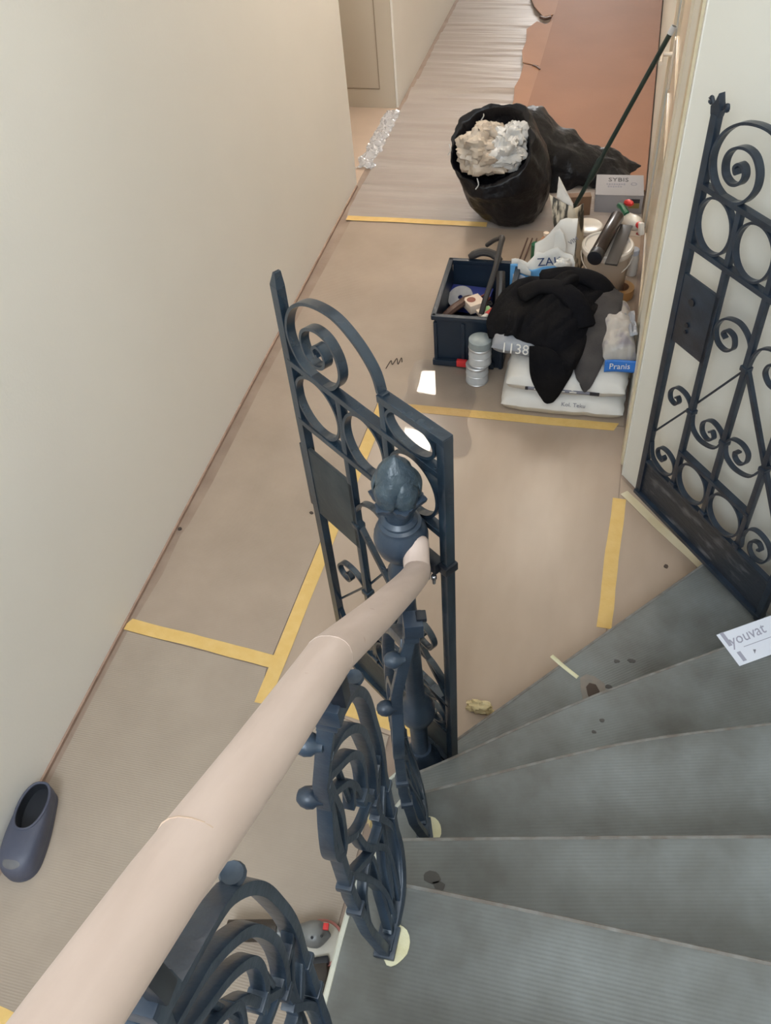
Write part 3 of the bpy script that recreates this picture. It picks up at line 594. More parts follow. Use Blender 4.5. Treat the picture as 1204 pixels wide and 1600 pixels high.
gl = gate('iron_gate_leaf', 'narrow blue-black wrought-iron gate leaf standing open beside the newel post', (-0.665, 1.461, GB), math.atan2(-0.59478, 0.80389), [0, 0.180, 0.338, 0.505], False)
gr = gate('iron_gate_leaf', 'wide black wrought-iron gate leaf swung back against the diagonal white wall', (0.2205, 2.3606, GB), math.atan2(-0.777, 0.6302), [0, 0.155, 0.312, 0.477, 0.640], True)
hb = MB().box((0.474, -0.016, 0.928), (0.062, 0.028, 0.032)).box((0.512, -0.002, 0.928), (0.034, 0.036, 0.024)).build('hinge_bracket', 'dark', gl, bevel=0.002)
for dx in (0.482, 0.500): MB().lathe([(0.0001, -0.030), (0.0035, -0.030), (0.0045, -0.012), (0.0065, -0.012), (0.0065, -0.004), (0.0045, -0.004), (0.0045, 0.0)], 10, Matrix.Translation((dx, -0.030, 0.910))).build('bolt', 'steel', hb)

# ------------------------------------------------------------------ newel post
NP = (-0.347, 1.14)
nw = thing('newel_post', 'blue-grey cast-iron newel post with acorn finial and round bulb', 'newel', (*NP, 0.17))
def pz(prof): return [(r, z) for r, z in prof]
MB().lathe(pz([(0.062, 0.0), (0.062, 0.02), (0.055, 0.03), (0.058, 0.045), (0.045, 0.06), (0.036, 0.09), (0.032, 0.12)]), 32).build('newel_base', 'cast', nw)
MB().lathe(pz([(0.024, 0.11), (0.025, 0.26), (0.034, 0.28), (0.048, 0.315), (0.050, 0.345), (0.036, 0.38), (0.025, 0.40), (0.022, 0.66), (0.026, 0.70), (0.034, 0.72), (0.026, 0.745), (0.021, 0.80), (0.021, 0.885), (0.030, 0.895), (0.036, 0.92), (0.036, 0.945), (0.026, 0.965), (0.022, 0.985), (0.030, 0.995)]), 32).build('newel_shaft', 'cast', nw)
MB().lathe(pz([(0.030, 0.99), (0.033, 1.0), (0.043, 1.012), (0.052, 1.025), (0.0575, 1.045), (0.058, 1.06), (0.054, 1.078), (0.047, 1.092), (0.045, 1.096), (0.045, 1.102), (0.038, 1.106), (0.038, 1.112), (0.030, 1.120)]), 40).build('newel_bulb', 'cast', nw, smooth=28)
MB().lathe(pz([(0.026, 1.115), (0.030, 1.135), (0.038, 1.155), (0.050, 1.172), (0.052, 1.180), (0.045, 1.182), (0.030, 1.178)]), 64, mod=lambda a, z: 1 + (0.13 if z > 1.15 else 0.05) * math.cos(6 * a) + (0.05 * math.cos(18 * a) if z > 1.16 else 0)).build('leaf_collar', 'cast', nw)
def am(a, z): return 1 + 0.05 * math.sin(4 * a + 2) * math.sin((z - 1.17) * 30) + 0.035 * math.cos(7 * a + z * 40)
MB().lathe(pz([(0.028, 1.172), (0.038, 1.180), (0.043, 1.195), (0.0445, 1.21), (0.0425, 1.228), (0.036, 1.248), (0.027, 1.264), (0.016, 1.276), (0.008, 1.283), (0.003, 1.287)]), 40, mod=am).build('acorn_finial', 'acorn', nw)
for i in range(5):
    a = i * 2 * math.pi / 5 + 0.5
    def lf(u, v, a=a):
        z = 1.174 + 0.078 * v; wd = math.sin(math.pi * min(v * 0.80 + 0.20, 1)) ** 0.7 * 0.60; th = a + (u - 0.5) * wd * 2
        r = 0.0430 + 0.0040 * math.cos((u - 0.5) * math.pi) + 0.004 * math.sin(v * math.pi) - 0.040 * max(0, v - 0.45) ** 1.5
        return (r * math.cos(th), r * math.sin(th), z)
    MB().grid(9, 9, lf).build('acorn_leaf', 'acorn', nw, solid=0.002)

# ------------------------------------------------------------------ handrail
RP = [(-0.311, 1.120, 1.232), (-0.304, 1.090, 1.212), (-0.296, 1.055, 1.215), (-0.283, 0.923, 1.340), (-0.264, 0.690, 1.572), (-0.246, 0.492, 1.778), (-0.2405, 0.353, 1.874), (-0.240, 0.299, 1.909), (-0.240, 0.156, 2.003), (-0.240, 0.063, 2.058), (-0.240, -0.30, 2.262), (-0.240, -0.62, 2.44)]
hr = thing('wooden_handrail', 'thick bare pale wooden handrail running down to the newel post', 'handrail', (0, 0, 0))
def railpiece(P, name, n=20, taper=()):
    b = MB(); pts = [Vector(p) for p in P]; v = []; f = []
    for k_, p in enumerate(pts):
        t = (pts[min(k_ + 1, len(pts) - 1)] - pts[max(k_ - 1, 0)]).normalized(); a = t.cross(Vector((0, 0, 1))).normalized(); c = a.cross(t).normalized()
        sc_ = taper[k_] if k_ < len(taper) else 1.0
        for i in range(n):
            th = 2 * math.pi * i / n; cx, cy = math.cos(th), math.sin(th)
            # bread-loaf section: round top, flatter underside
            rx = 0.0275 * (abs(cx) ** 0.85) * (1 if cx >= 0 else -1); ry = (0.026 if cy > 0 else 0.020) * (abs(cy) ** 0.85) * (1 if cy >= 0 else -1)
            v.append(p + a * rx * sc_ + c * ry * sc_)
    for k_ in range(len(pts) - 1):
        for i in range(n): f.append((k_ * n + i, k_ * n + (i + 1) % n, (k_ + 1) * n + (i + 1) % n, (k_ + 1) * n + i))
    f.append(tuple(range(n - 1, -1, -1))); f.append(tuple((len(pts) - 1) * n + i for i in range(n)))
    return b.add(v, f).build(name, 'wood', hr, smooth=50)
e0 = cr(RP[0:4], 5) + [RP[4], RP[5]]
# rounded front end
d0 = (Vector(RP[0]) - Vector(RP[1])).normalized()
tip = [tuple(Vector(RP[0]) + d0 * q) for q in (0.018, 0.0165, 0.013, 0.007)]
railpiece(tip + e0 + [tuple(Vector(RP[5]) + (Vector(RP[5]) - Vector(RP[4])) * 0.02)], 'rail_lower', taper=(0.05, 0.45, 0.78, 0.95))
railpiece([RP[5]] + RP[6:], 'rail_upper')
jn = railpiece([tuple(Vector(RP[7]) + Vector((0, -0.1035, 0.0681)) + Vector((0, -0.0012, 0.0008)) * s_) for s_ in (0, 1)], 'rail_joint'); jn.data.materials[0] = MT['joint']; jn.scale = (1.004, 1.0, 1.0002)

# ------------------------------------------------------------------ cast-iron baluster panels
def belly(t):
    P = [(0, 0), (.1, .03), (.25, .05), (.45, .055), (.65, .05), (.8, .025), (.92, 0), (2, 0)]
    for (a, b), (c, d) in zip(P, P[1:]):
        if t <= c:
            q = (t - a) / (c - a); q = q if q > 0 else 0
            return b + (d - b) * q
    return 0
def pfn(q):  # (u, n, v) drawing space -> local
    u, n, v = q; return (-belly(v) + n, u, v)
def panel_piece(P, name, t, th=0.013, dp=0.020, closed=False):
    return MB().strip(cr(P, 5, closed), th, dp, closed, fn=pfn).build(name, 'cast', t, smooth=45, bevel=0.002)
def make_panel(label, loc, rz, pin_top):
    t = thing('cast_iron_baluster', label, 'baluster', loc, rz, 'cast-iron stair balusters')
    panel_piece([(0, 0.0), (.004, .10), (.012, .25), (.018, .45), (.024, .65), (.030, .84)], 'stem', t, 0.017, 0.022)
    MB().box((-belly(.85), .031, .852), (0.034, 0.036, 0.036)).box((-belly(.83), .030, .824), (0.028, 0.028, 0.02)).build('block', 'cast', t, bevel=0.003)
    MB().box((0, .034, (0.865 + pin_top) / 2), (0.018, 0.020, pin_top - 0.865)).build('pin', 'dark', t, bevel=0.002)
    for v in (.765, .60):
        MB().lathe([(0.002, -0.018), (0.009, -0.016), (0.0145, -0.009), (0.0165, 0), (0.0145, 0.009), (0.009, 0.014), (0.007, 0.022)], 16, Matrix.Translation((-belly(v) - 0.022, .020, v)) @ Matrix.Rotation(R(-90), 4, 'Y') @ Matrix.Rotation(R(180), 4, 'X')).build('knob', 'cast', t)
    panel_piece([(.026, .60), (.010, .54), (.000, .47), (.008, .425), (.024, .405), (.040, .43), (.046, .50), (.036, .58), (.028, .64)], 'loop', t, 0.014, 0.024)
    panel_piece([(.030, .80), (.080, .752), (.140, .690), (.188, .615), (.217, .53), (.233, .42), (.236, .33), (.224, .24), (.204, .15), (.176, .07), (.120, .018), (.05, .006), (0, .01)], 'outer_scroll', t, 0.017, 0.026)
    panel_piece([(.028, .725), (.075, .672), (.130, .605), (.168, .535), (.188, .46), (.196, .39), (.190, .33), (.172, .275)], 'middle_scroll', t, 0.015, 0.024)
    panel_piece([(.028, .655), (.070, .605), (.115, .550), (.146, .49), (.157, .44), (.150, .39), (.128, .345)], 'inner_scroll', t, 0.014, 0.022)
    panel_piece([(.026, .60), (.060, .555), (.092, .505), (.105, .46), (.092, .415)], 'inner_scroll', t, 0.012, 0.020)
    panel_piece([(.160, .225), (.186, .130), (.168, .066), (.115, .018)], 'lower_scroll', t, 0.013, 0.02)
    panel_piece([(.078, .345), (.100, .235), (.132, .165), (.142, .10), (.095, .015)], 'lower_scroll', t, 0.013, 0.02)
    panel_piece([(.020, .32), (.060, .20), (.080, .09), (.055, .01)], 'lower_scroll', t, 0.013, 0.02)
    panel_piece([(.232, .33), (.185, .25), (.150, .15), (.075, .03)], 'lower_scroll', t, 0.012, 0.018)
    panel_piece([(.095, .50), (.118, .44), (.130, .376), (.168, .275), (.162, .195), (.112, .09), (.06, .01)], 'cross_bar', t, 0.013, 0.018)
    panel_piece([(.040, .41), (.078, .345), (.118, .312), (.170, .30), (.232, .315)], 'cross_bar', t, 0.013, 0.018)
    panel_piece([(.222, .235), (.165, .192), (.105, .204), (.060, .25), (.018, .31)], 'cross_bar', t, 0.013, 0.018)
    panel_piece([(.006, .11), (.038, .185), (.095, .205), (.082, .115), (.034, .01)], 'lozenge', t, 0.012, 0.018)
    panel_piece([(.165, .19), (.145, .12), (.09, .05), (.03, .015)], 'lozenge', t, 0.012, 0.018)
    for u, v in ((.224, .215), (.206, .14), (.130, .376), (.168, .275), (.008, .20), (.012, .30)):
        MB().box((-belly(v), u, v), (0.028, 0.026, 0.018)).build('collar', 'cast', t, bevel=0.003)
    # bud on the outer scroll
    MB().lathe([(0.006, -0.004), (0.007, 0.006), (0.012, 0.014), (0.0155, 0.022), (0.013, 0.027), (0.005, 0.024)], 14, Matrix.Translation((-belly(.63), .192, .622))).build('bud', 'cast', t)
    MB().tube([(-belly(.33), .16, .33), (-belly(.33), .16, .44)], 0.006, 8).build('rod', 'cast', t)
    MB().tube([(-belly(.45), .10, .40), (-belly(.45), .085, .56)], 0.006, 8).build('rod', 'cast', t)
    MB().box((-0.004, 0.018, 0.006), (0.040, 0.06, 0.014)).build('foot', 'cast', t, bevel=0.003)
    fl = MB(); fl.prism([(0.012 + 0.026 * math.cos(a) * (1 + 0.2 * nz(a, 3)), 0.018 + 0.036 * math.sin(a) * (1 + 0.2 * nz(a, 8))) for a in [q * math.pi / 10 for q in range(20)]], -0.001, 0.003); fl.build('filler_pad', 'filler', t, smooth=0)['label'] = 'pale filler around the foot'
    return t
make_panel('cast-iron scroll baluster seen edge-on below the newel post, standing on the third tread', (-0.248, 0.80, 0.51), R(19), 0.875).rotation_euler[1] = R(1.8)
make_panel('cast-iron scroll baluster in the middle, standing on the fifth tread', (-0.235, 0.4425, 0.85), 0, 0.925)
make_panel('cast-iron scroll baluster nearest the viewer, cut by the bottom of the picture', (-0.256, 0.085, 1.02), 0, 0.965)

# ------------------------------------------------------------------ clog by the left wall
def outline(a):  # a from 0 (heel) round; returns plan x, y of a foot, length .29
    s = 0.5 - 0.5 * math.cos(a); side = 1 if math.sin(a) >= 0 else -1
    y = -0.145 + 0.29 * s
    w = 0.040 * (1 - (1 - min(s / 0.16, 1)) ** 2) ** 0.5 if s < .16 else 0.040 + 0.013 * math.sin(min((s - .16) / .62, 1) * math.pi * 0.62)
    if s > .70: w *= max(0.0, 1 - ((s - .70) / .30) ** 3.4) ** 0.5
    return side * w, y
def rimpt(a):
    s = 0.5 - 0.5 * math.cos(a); side = math.sin(a)
    return 0.041 * (abs(side) ** 0.8) * (1 if side > 0 else -1), -0.143 + 0.160 * s, 0.064 + 0.014 * s + 0.010 * s * s
thing('rubber_clog', 'single navy blue rubber clog lying beside the left wall', 'shoe', (-1.508, 0.748, 0.0045), R(190)).scale = (1.12, 1.0, 1.0); cg = bpy.data.objects['rubber_clog']
def shell(u, v):
    a = 2 * math.pi * u; bx, by = outline(a); ox, oy, oz = rimpt(a); s = 0.5 - 0.5 * math.cos(a)
    mx, my = bx * 1.10 + 0.0 * ox, by * 1.02; mz = 0.050 + 0.035 * s + 0.016 * s * s
    t = v; q = (1 - t) ** 2, 2 * t * (1 - t), t * t
    return (q[0] * bx + q[1] * mx + q[2] * ox, q[0] * by + q[1] * my + q[2] * oy, q[0] * 0.022 + q[1] * mz + q[2] * oz)
MB().grid(73, 14, shell).build('upper', 'clog', cg, smooth=60)
MB().prism([outline(2 * math.pi * k / 48) for k in range(48)], 0.0, 0.024).build('sole', 'clog', cg, bevel=0.003)
MB().tube([rimpt(2 * math.pi * k / 48) for k in range(49)], 0.0042, 8).build('collar_rim', 'clog', cg)
def lining(u, v):
    a = 2 * math.pi * u; ox, oy, oz = rimpt(a); bx, by = outline(a)
    return (ox * (1 - 0.1 * v), oy * (1 - 0.04 * v) - 0.0, oz - 0.001 - (oz - 0.030) * v)
MB().grid(49, 5, lining).build('lining', 'clogin', cg, smooth=60)
MB().prism([(rimpt(2 * math.pi * k / 32)[0] * 1.02, rimpt(2 * math.pi * k / 32)[1]) for k in range(32)], 0.026, 0.031).build('insole', 'clogin', cg, smooth=0)
MB().lathe([(0.0005, 0), (0.005, 0), (0.006, 0.002), (0.0005, 0.003)], 12, Matrix.Translation((-0.0425, -0.02, 0.062)) @ Matrix.Rotation(R(-75), 4, 'Y')).build('strap_rivet', 'clogin', cg)
MB().grid(25, 6, lambda u, v: tuple(Vector(shell(0.492 + 0.050 * v * math.cos(2 * math.pi * u) * (1 + 0.25 * nz(u * 5, 2)), 0.46 + 0.10 * v * math.sin(2 * math.pi * u))) + Vector((0, 0.0006, 0.0012 - 0.001 * v)))).build('worn_toe_patch', 'clogdust', cg)

# ------------------------------------------------------------------ tools under the near baluster
ld = thing('round_lid', 'round cream lid with a faded red rim on the floor beside the stairs', 'lid', (-0.534, 0.640, 0.0045))
MB().lathe([(0.055, 0.0), (0.056, 0.012), (0.050, 0.016), (0.001, 0.016)], 32).build('lid_top', 'lid', ld)
MB().lathe([(0.058, 0.0), (0.064, 0.003), (0.064, 0.010), (0.057, 0.012)], 32, cap=False).build('lid_rim', 'rimred', ld)
gt = thing('power_tool', 'grey metal power tool head with a red button, resting on the cream lid', 'tool', (-0.535, 0.650, 0.0225), R(8))
def toolf(u, v):
    t = v; x = 0.030 - 0.200 * t; r = 0.036 * min(1, (math.sin(min(t * 5 + 0.05, 1.0) * math.pi / 2))) * (1 - 0.42 * min(max((t - .28) / .2, 0), 1)); a = 2 * math.pi * u
    return (x, r * math.cos(a), 0.034 + r * 0.85 * math.sin(a))
MB().grid(29, 24, toolf).build('gear_head', 'toolgrey', gt, smooth=50)
MB().box((0.018, 0.014, 0.061), (0.016, 0.018, 0.010)).build('button', 'red', gt, bevel=0.003)['label'] = 'red button'
for x, y in ((0.010, -0.012), (-0.016, -0.018)): MB().lathe([(0.0005, 0), (0.004, 0), (0.004, 0.003), (0.0005, 0.003)], 10, Matrix.Translation((x, y, 0.0618))).build('screw', 'dark', gt)
MB().tube([(-0.12, 0, 0.034), (-0.26, -0.01, 0.034)], [0.030, 0.028], 16).build('motor_housing', 'darkbrown', gt)
bt = thing('wedge_tool', 'dark brown tool with a flared end beside the stair string', 'tool', (-0.508, 0.550, 0.0045), R(-68))
MB().prism([(-0.042, -0.022), (-0.036, 0.022), (-0.006, 0.020), (0.02, 0.012), (0.075, 0.009), (0.075, -0.009), (0.02, -0.012), (-0.006, -0.020)], 0.0, 0.030).build('tool_body', 'darkbrown', bt, bevel=0.005)
MB().box((-0.044, 0, 0.016), (0.022, 0.056, 0.028)).build('tool_end', 'dark', bt, bevel=0.006)
tag(move(MB().box((0, 0, 0.003), (0.05, 0.14, 0.005)).build('foam_strip', 'foam', bevel=0.001), (-0.470, 0.50, 0.004), (0, 0, R(-12))), 'flat pale yellow strip on the floor along the stair string', 'foam')

# ------------------------------------------------------------------ rubbish bags
def ringbag(P, nrm, r, n, seed, amp, ext):
    """lofted bag: centres P, ring normals, radii"""
    k = len(P)
    def f(u, v):
        q = v * (k - 1); i = min(int(q), k - 2); t = q - i
        c = Vector(P[i]).lerp(Vector(P[i + 1]), t); m_ = Vector(nrm[i]).lerp(Vector(nrm[i + 1]), t).normalized(); rr = r[i] + (r[i + 1] - r[i]) * t
        a = m_.cross(Vector((0, 1, 0.001))).normalized(); b = m_.cross(a).normalized(); th = 2 * math.pi * u
        d = a * math.cos(th) + b * math.sin(th)
        fold = mnoise.noise(Vector((math.cos(th) * 2.2, math.sin(th) * 2.2, v * 3 + seed))) + 0.6 * abs(mnoise.noise(Vector((math.cos(th) * 5, math.sin(th) * 5, v * 2.5 + seed))))
        p = c + d * (rr + amp * fold * ext(v)); p.z = max(p.z, 0.010); return tuple(p)
    return f
bg = thing('bin_bag', 'big open black bin bag stuffed with pale crumpled plastic', 'bag', (0, 0, 0))
PB = [(-.57, 4.66, .012), (-.58, 4.66, .03), (-.60, 4.66, .12), (-.62, 4.65, .24), (-.645, 4.61, .35), (-.675, 4.545, .45), (-.685, 4.525, .475), (-.685, 4.525, .468), (-.675, 4.55, .42), (-.66, 4.58, .36)]
NB = [(0, 0, 1), (0, 0, 1), (0, -.05, 1), (-.03, -.15, 1), (-.08, -.4, 1), (-.12, -.72, .8), (-.14, -.75, .78), (-.14, -.75, .78), (-.12, -.7, .8), (-.1, -.6, .85)]
RB = [.08, .18, .225, .245, .25, .232, .222, .205, .185, .10]
MB().grid(97, 60, ringbag(PB, NB, RB, 97, 3.1, 0.030, lambda v: 0.5 + math.sin(v * math.pi) * 0.7)).build('bag_skin', 'bag', bg, smooth=60)
tb = MB()
for k in range(4):
    a = 0.6 + k * 1.3; p = (-.685 + .225 * math.cos(a), 4.53 + .16 * math.sin(a), .48 + .12 * math.sin(a))
    tb = MB(); tb.tube(cr([p, (p[0] + .01, p[1] - .01, p[2] - .03), (p[0] - .005, p[1] - .015, p[2] - .055)], 3), 0.0035, 5); tb.build('torn_tie', 'plasticw', bg)
def crumple(c, r, seed, mname, label, nm='crumpled_plastic', group='crumpled plastic in the bin bag'):
    def f(u, v):
        th = 2 * math.pi * u; ph = math.pi * (v * .98 + .01); d = Vector((math.cos(th) * math.sin(ph), math.sin(th) * math.sin(ph), math.cos(ph)))
        k = 0.85 + 0.45 * mnoise.noise(d * 1.7 + Vector((seed, 0, 0))) + 0.35 * abs(mnoise.noise(d * 3.6 + Vector((0, seed, 0)))) - 0.1 * abs(mnoise.noise(d * 8 + Vector((0, 0, seed))))
        return (c[0] + r[0] * d.x * k, c[1] + r[1] * d.y * k, c[2] + r[2] * d.z * k)
    return tag(MB().grid(48, 28, f).build(nm, mname, smooth=40), label, 'rubbish', group)
crumple((-.745, 4.50, .46), (.135, .105, .095), 1, 'plastic', 'beige wad of crumpled plastic at the left of the bin bag mouth')
crumple((-.70, 4.44, .42), (.13, .075, .075), 6, 'plastic', 'creamy wad of crumpled plastic at the front of the bin bag mouth')
crumple((-.60, 4.47, .455), (.11, .085, .085), 12, 'plasticw', 'white wad of crumpled plastic at the right front of the bin bag mouth')
crumple((-.575, 4.56, .50), (.10, .085, .085), 18, 'plasticw', 'translucent white wad of plastic at the back right of the bin bag mouth')
crumple((-.70, 4.58, .50), (.115, .08, .065), 23, 'plastic', 'brownish wad of crumpled plastic at the back of the bin bag mouth')
def heap(u, v):
    x = -0.64 + 0.785 * u; top = 0.36 - 0.44 * max(0, u - 0.14); yc = 5.15; hw = 0.30 - 0.15 * min(1, u * 1.6)
    a = math.pi * v; y = yc - hw * math.cos(a); z = top * math.sin(a) ** 0.6
    e = min(1, 8 * u + 0.45, 8 * (1 - u) + 0.1); z *= e ** 0.5
    k = 0.035 * nz(x * 7, y * 7, z * 7) + 0.02 * abs(nz(x * 14, y * 14, z * 9))
    return (x + k * 0.5, y + k, max(0.012, z + k + 0.012))
tag(MB().grid(60, 40, heap).build('bin_bag', 'bag', smooth=60), 'flattened black bin bag heaped between the open bin bag and the right wall', 'bag')

# ------------------------------------------------------------------ crate and its contents
cr_ = thing('plastic_crate', 'open navy blue plastic tool crate left of the black jacket', 'crate', (-0.577, 3.475, 0.0045), R(1))
hx, hy, hh = 0.155, 0.225, 0.275
def wallq(x0, y0, x1, y1, t=0.008, flare=0.010):
    b = MB(); n = Vector((y1 - y0, x0 - x1)).normalized(); fx, fy = n.x * flare, n.y * flare
    b.add([(x0, y0, 0), (x1, y1, 0), (x1 - n.x * t, y1 - n.y * t, 0), (x0 - n.x * t, y0 - n.y * t, 0), (x0 + fx, y0 + fy, hh), (x1 + fx, y1 + fy, hh), (x1 + fx - n.x * t, y1 + fy - n.y * t, hh), (x0 + fx - n.x * t, y0 + fy - n.y * t, hh)],
          [(0, 1, 5, 4), (1, 2, 6, 5), (2, 3, 7, 6), (3, 0, 4, 7), (4, 5, 6, 7), (3, 2, 1, 0)]); return b
for p in ((-hx, -hy, hx, -hy), (hx, -hy, hx, hy), (hx, hy, -hx, hy), (-hx, hy, -hx, -hy)): wallq(*p).build('side_wall', 'crate', cr_, smooth=0)
MB().box((0, 0, 0.006), (2 * hx, 2 * hy, 0.012)).build('crate_floor', 'crate', cr_, smooth=0)
rm = MB(); rm.strip([(-hx - .02, 0), (hx + .02, 0)], 0.001, 0.001)
rm = MB()
for x, y, dx, dy in ((0, -hy - .010, 2 * hx + .040, .024), (0, hy + .010, 2 * hx + .040, .024), (-hx - .010, 0, .024, 2 * hy + .036), (hx + .010, 0, .026, 2 * hy + .05)):
    MB().box((x, y, hh - 0.004), (dx, dy, 0.022)).build('rim', 'crate', cr_, bevel=0.004)
for x in (-hx - .004, -0.03, hx - .01): MB().box((x, -hy - 0.008, 0.125), (0.016, 0.016, 0.24)).build('rib', 'crate', cr_, bevel=0.003)
MB().box((-0.03, -hy - 0.014, 0.022), (0.29, 0.02, 0.03)).build('lower_band', 'crate', cr_, bevel=0.003)
MB().box((-0.035, -hy - 0.022, 0.030), (0.050, 0.02, 0.035)).build('latch', 'red', cr_, bevel=0.004)['label'] = 'red latch'
CX, CY = -0.595, 3.475
t = thing('blue_case', 'royal blue plastic case lying at the back inside the crate', 'case', (-0.632, 3.63, 0.055), R(-4))
MB().box((0, 0, 0.05), (0.20, 0.07, 0.10)).build('case_body', 'blue', t, bevel=0.006); MB().box((0, 0, 0.106), (0.205, 0.075, 0.012)).build('case_lid', 'blue', t, bevel=0.003)
tag(move(MB().lathe([(0.0115, 0), (0.062, 0), (0.062, 0.003), (0.0115, 0.003)], 36, cap=False).build('sanding_disc', 'greyd'), (-0.675, 3.56, 0.17), (R(25), R(-8), 0)), 'round grey sanding disc at the left inside the crate', 'disc')
tag(MB().tube(cr([(-.735, 3.36, .16), (-.69, 3.40, .20), (-.655, 3.455, .205), (-.63, 3.52, .19), (-.60, 3.56, .16)], 5), 0.020, 8).tube([(-.70, 3.33, .14), (-.66, 3.36, .165)], 0.03, 8).build('leather_glove', 'brown'), 'crumpled brown leather glove at the front left inside the crate', 'glove')
tag(MB().tube(cr([(-.60, 3.36, .15), (-.57, 3.38, .155), (-.53, 3.42, .15)], 4), 0.035, 10).build('dark_rag', 'cloth'), 'dark rag at the front inside the crate', 'rag')
t = thing('small_carton', 'small pale square box with a dark red disc on it, inside the crate', 'box', (-0.592, 3.475, 0.175), R(38))
MB().box((0, 0, 0.022), (0.082, 0.082, 0.044)).build('carton', 'pinkbox', t, bevel=0.002)
MB().lathe([(0.0005, 0.0442), (0.021, 0.0442), (0.021, 0.0452), (0.0005, 0.0452)], 24, Matrix.Translation((-0.012, 0.008, 0))).build('printed_disc', 'redcirc', t, smooth=0)
t = thing('green_tag', 'small white and green packet inside the crate beside the red bottle', 'packet', (-0.533, 3.42, 0.185), R(35))
MB().box((0, 0, 0.01), (0.07, 0.05, 0.018)).build('packet', 'pinkbox', t, bevel=0.002); MB().box((0.012, 0.008, 0.0195), (0.038, 0.032, 0.002)).build('green_print', 'ltgreen', t, smooth=0)
t = thing('small_bottle', 'small red bottle with a white cap inside the crate beside the jacket', 'bottle', (-0.513, 3.365, 0.215), R(60))
MB().lathe([(0.012, 0.0), (0.014, 0.004), (0.014, 0.03), (0.010, 0.034)], 18, Matrix.Rotation(R(-90), 4, 'Y')).build('cap', 'white', t)
MB().lathe([(0.014, 0.0), (0.017, 0.006), (0.017, 0.075), (0.012, 0.082)], 18, Matrix.Rotation(R(90), 4, 'Y')).build('bottle_body', 'red', t)
MB().lathe([(0.012, 0.078), (0.012, 0.12)], 18, Matrix.Rotation(R(90), 4, 'Y')).build('bottle_tip', 'tan', t)
t = thing('wire_bundle', 'tangle of reddish wires and bits inside the crate in front of the blue case', 'wire', (-0.575, 3.555, 0.14))
for k in range(7):
    MB().tube(cr([(random.uniform(-.05, .06), random.uniform(-.03, .03), random.uniform(.0, .05)) for _ in range(5)], 5), 0.0045, 6).build('wire', random.choice(['redcirc', 'brown', 'cloth', 'greyd']), t)
t = thing('crate_handle', 'dark curved caulking gun handle sticking up out of the crate', 'tool', (0, 0, 0))
MB().tube(cr([(-.545, 3.395, .20), (-.530, 3.43, .265), (-.503, 3.52, .36), (-.494, 3.60, .43), (-.490, 3.64, .452), (-.500, 3.652, .446)], 6), 0.0135, 10).build('handle_bar', 'darkg', t)
MB().tube(cr([(-.498, 3.655, .446), (-.535, 3.70, .405), (-.575, 3.735, .355)], 5), 0.011, 10).build('trigger_arm', 'darkg', t)
MB().tube(cr([(-.660, 3.715, .297), (-.60, 3.728, .32), (-.545, 3.72, .318), (-.500, 3.70, .30)], 5), [0.012, 0.015] + [0.02] * 9 + [0.022, 0.02, 0.016, 0.013, 0.01][:5], 10).build('gun_barrel', 'darkg', t)
MB().tube(cr([(-.475, 3.48, .17), (-.478, 3.54, .24), (-.487, 3.60, .30)], 5), 0.022, 10).build('drill_grip', 'darkg', t)

# ------------------------------------------------------------------ sacks
def pillow(w_, d_, h_, seed, fold=0.012, p=3.2, n=(44, 34)):
    def f(sgn):
        def g(u, v):
            a, b = u * 2 - 1, v * 2 - 1
            x = w_ / 2 * a * (1 - 0.03 * b * b * abs(a)); y = d_ / 2 * b * (1 - 0.04 * a * a * abs(b))
            e = max(0, 1 - abs(a) ** p) ** (1 / 2.2) * max(0, 1 - abs(b) ** p) ** (1 / 2.2)
            k = fold * (nz(x * 9, y * 9, seed) + 0.7 * abs(nz(x * 22, y * 16, seed + 4))) * e
            edge = 0.010 * nz(a * 4 + seed, b * 4) 
            return (x + edge * abs(a) ** 4, y + edge * abs(b) ** 4, h_ * 0.36 + (h_ * 0.64 * e + k if sgn > 0 else -h_ * 0.36 * e ** 0.45))
        return g
    return MB().grid(*n, f(1)).grid(*n, f(-1), flip=True)
t = thing('cement_sack', 'lower white paper sack at the bottom of the stack', 'sack', (-0.120, 3.165, 0.0045), R(0.5))
pillow(0.545, 0.44, 0.120, 1.0).build('sack_paper', 'sack', t, smooth=60)
text('Kol. Teku', 0.026, 'inkgrey', t, (0.05, -0.2135, 0.075), (R(70), 0, 0))
t = thing('cement_sack', 'upper white paper sack with a dark printed band along its front', 'sack', (-0.112, 3.175, 0.112), R(0.5))
pillow(0.520, 0.44, 0.125, 8.0).build('sack_paper', 'sack', t, smooth=60)
bd = MB(); bd.grid(30, 2, lambda u, v: (-0.165 + 0.31 * u, -0.2255 + 0.004 * v, 0.034 + 0.014 * v)); bd.build('printed_band', 'inkgrey', t, solid=0.001)
for x, s_ in ((-0.163, .012), (-0.09, .05), (0.125, .04)): MB().box((x, -0.2250, 0.041), (s_, 0.004, 0.015)).build('print_block', 'ink', t, smooth=0)
for k in range(4): MB().box((-0.115 + 0.05 * k, -0.2265, 0.041), (0.03, 0.003, 0.004)).build('band_mark', 'paper', t, smooth=0)
t = thing('grey_sack', 'grey plastic sack printed 1138 lying under the black jacket', 'sack', (-0.262, 3.205, 0.228), R(-5))
pillow(0.36, 0.32, 0.095, 15.0, 0.01).build('sack_plastic', 'sackg', t, smooth=60)
text('1138', 0.062, 'paper', t, (-0.066, -0.1640, 0.050), (R(66), 0, R(2)))
t = thing('blue_white_sack', 'crumpled white and grey sack with a blue label between dark cloth and right wall', 'sack', (0.072, 3.225, 0.215), R(8))
pillow(0.145, 0.36, 0.14, 22.0, 0.035, n=(30, 40)).build('sack_plastic', 'sackdirty', t, smooth=45)
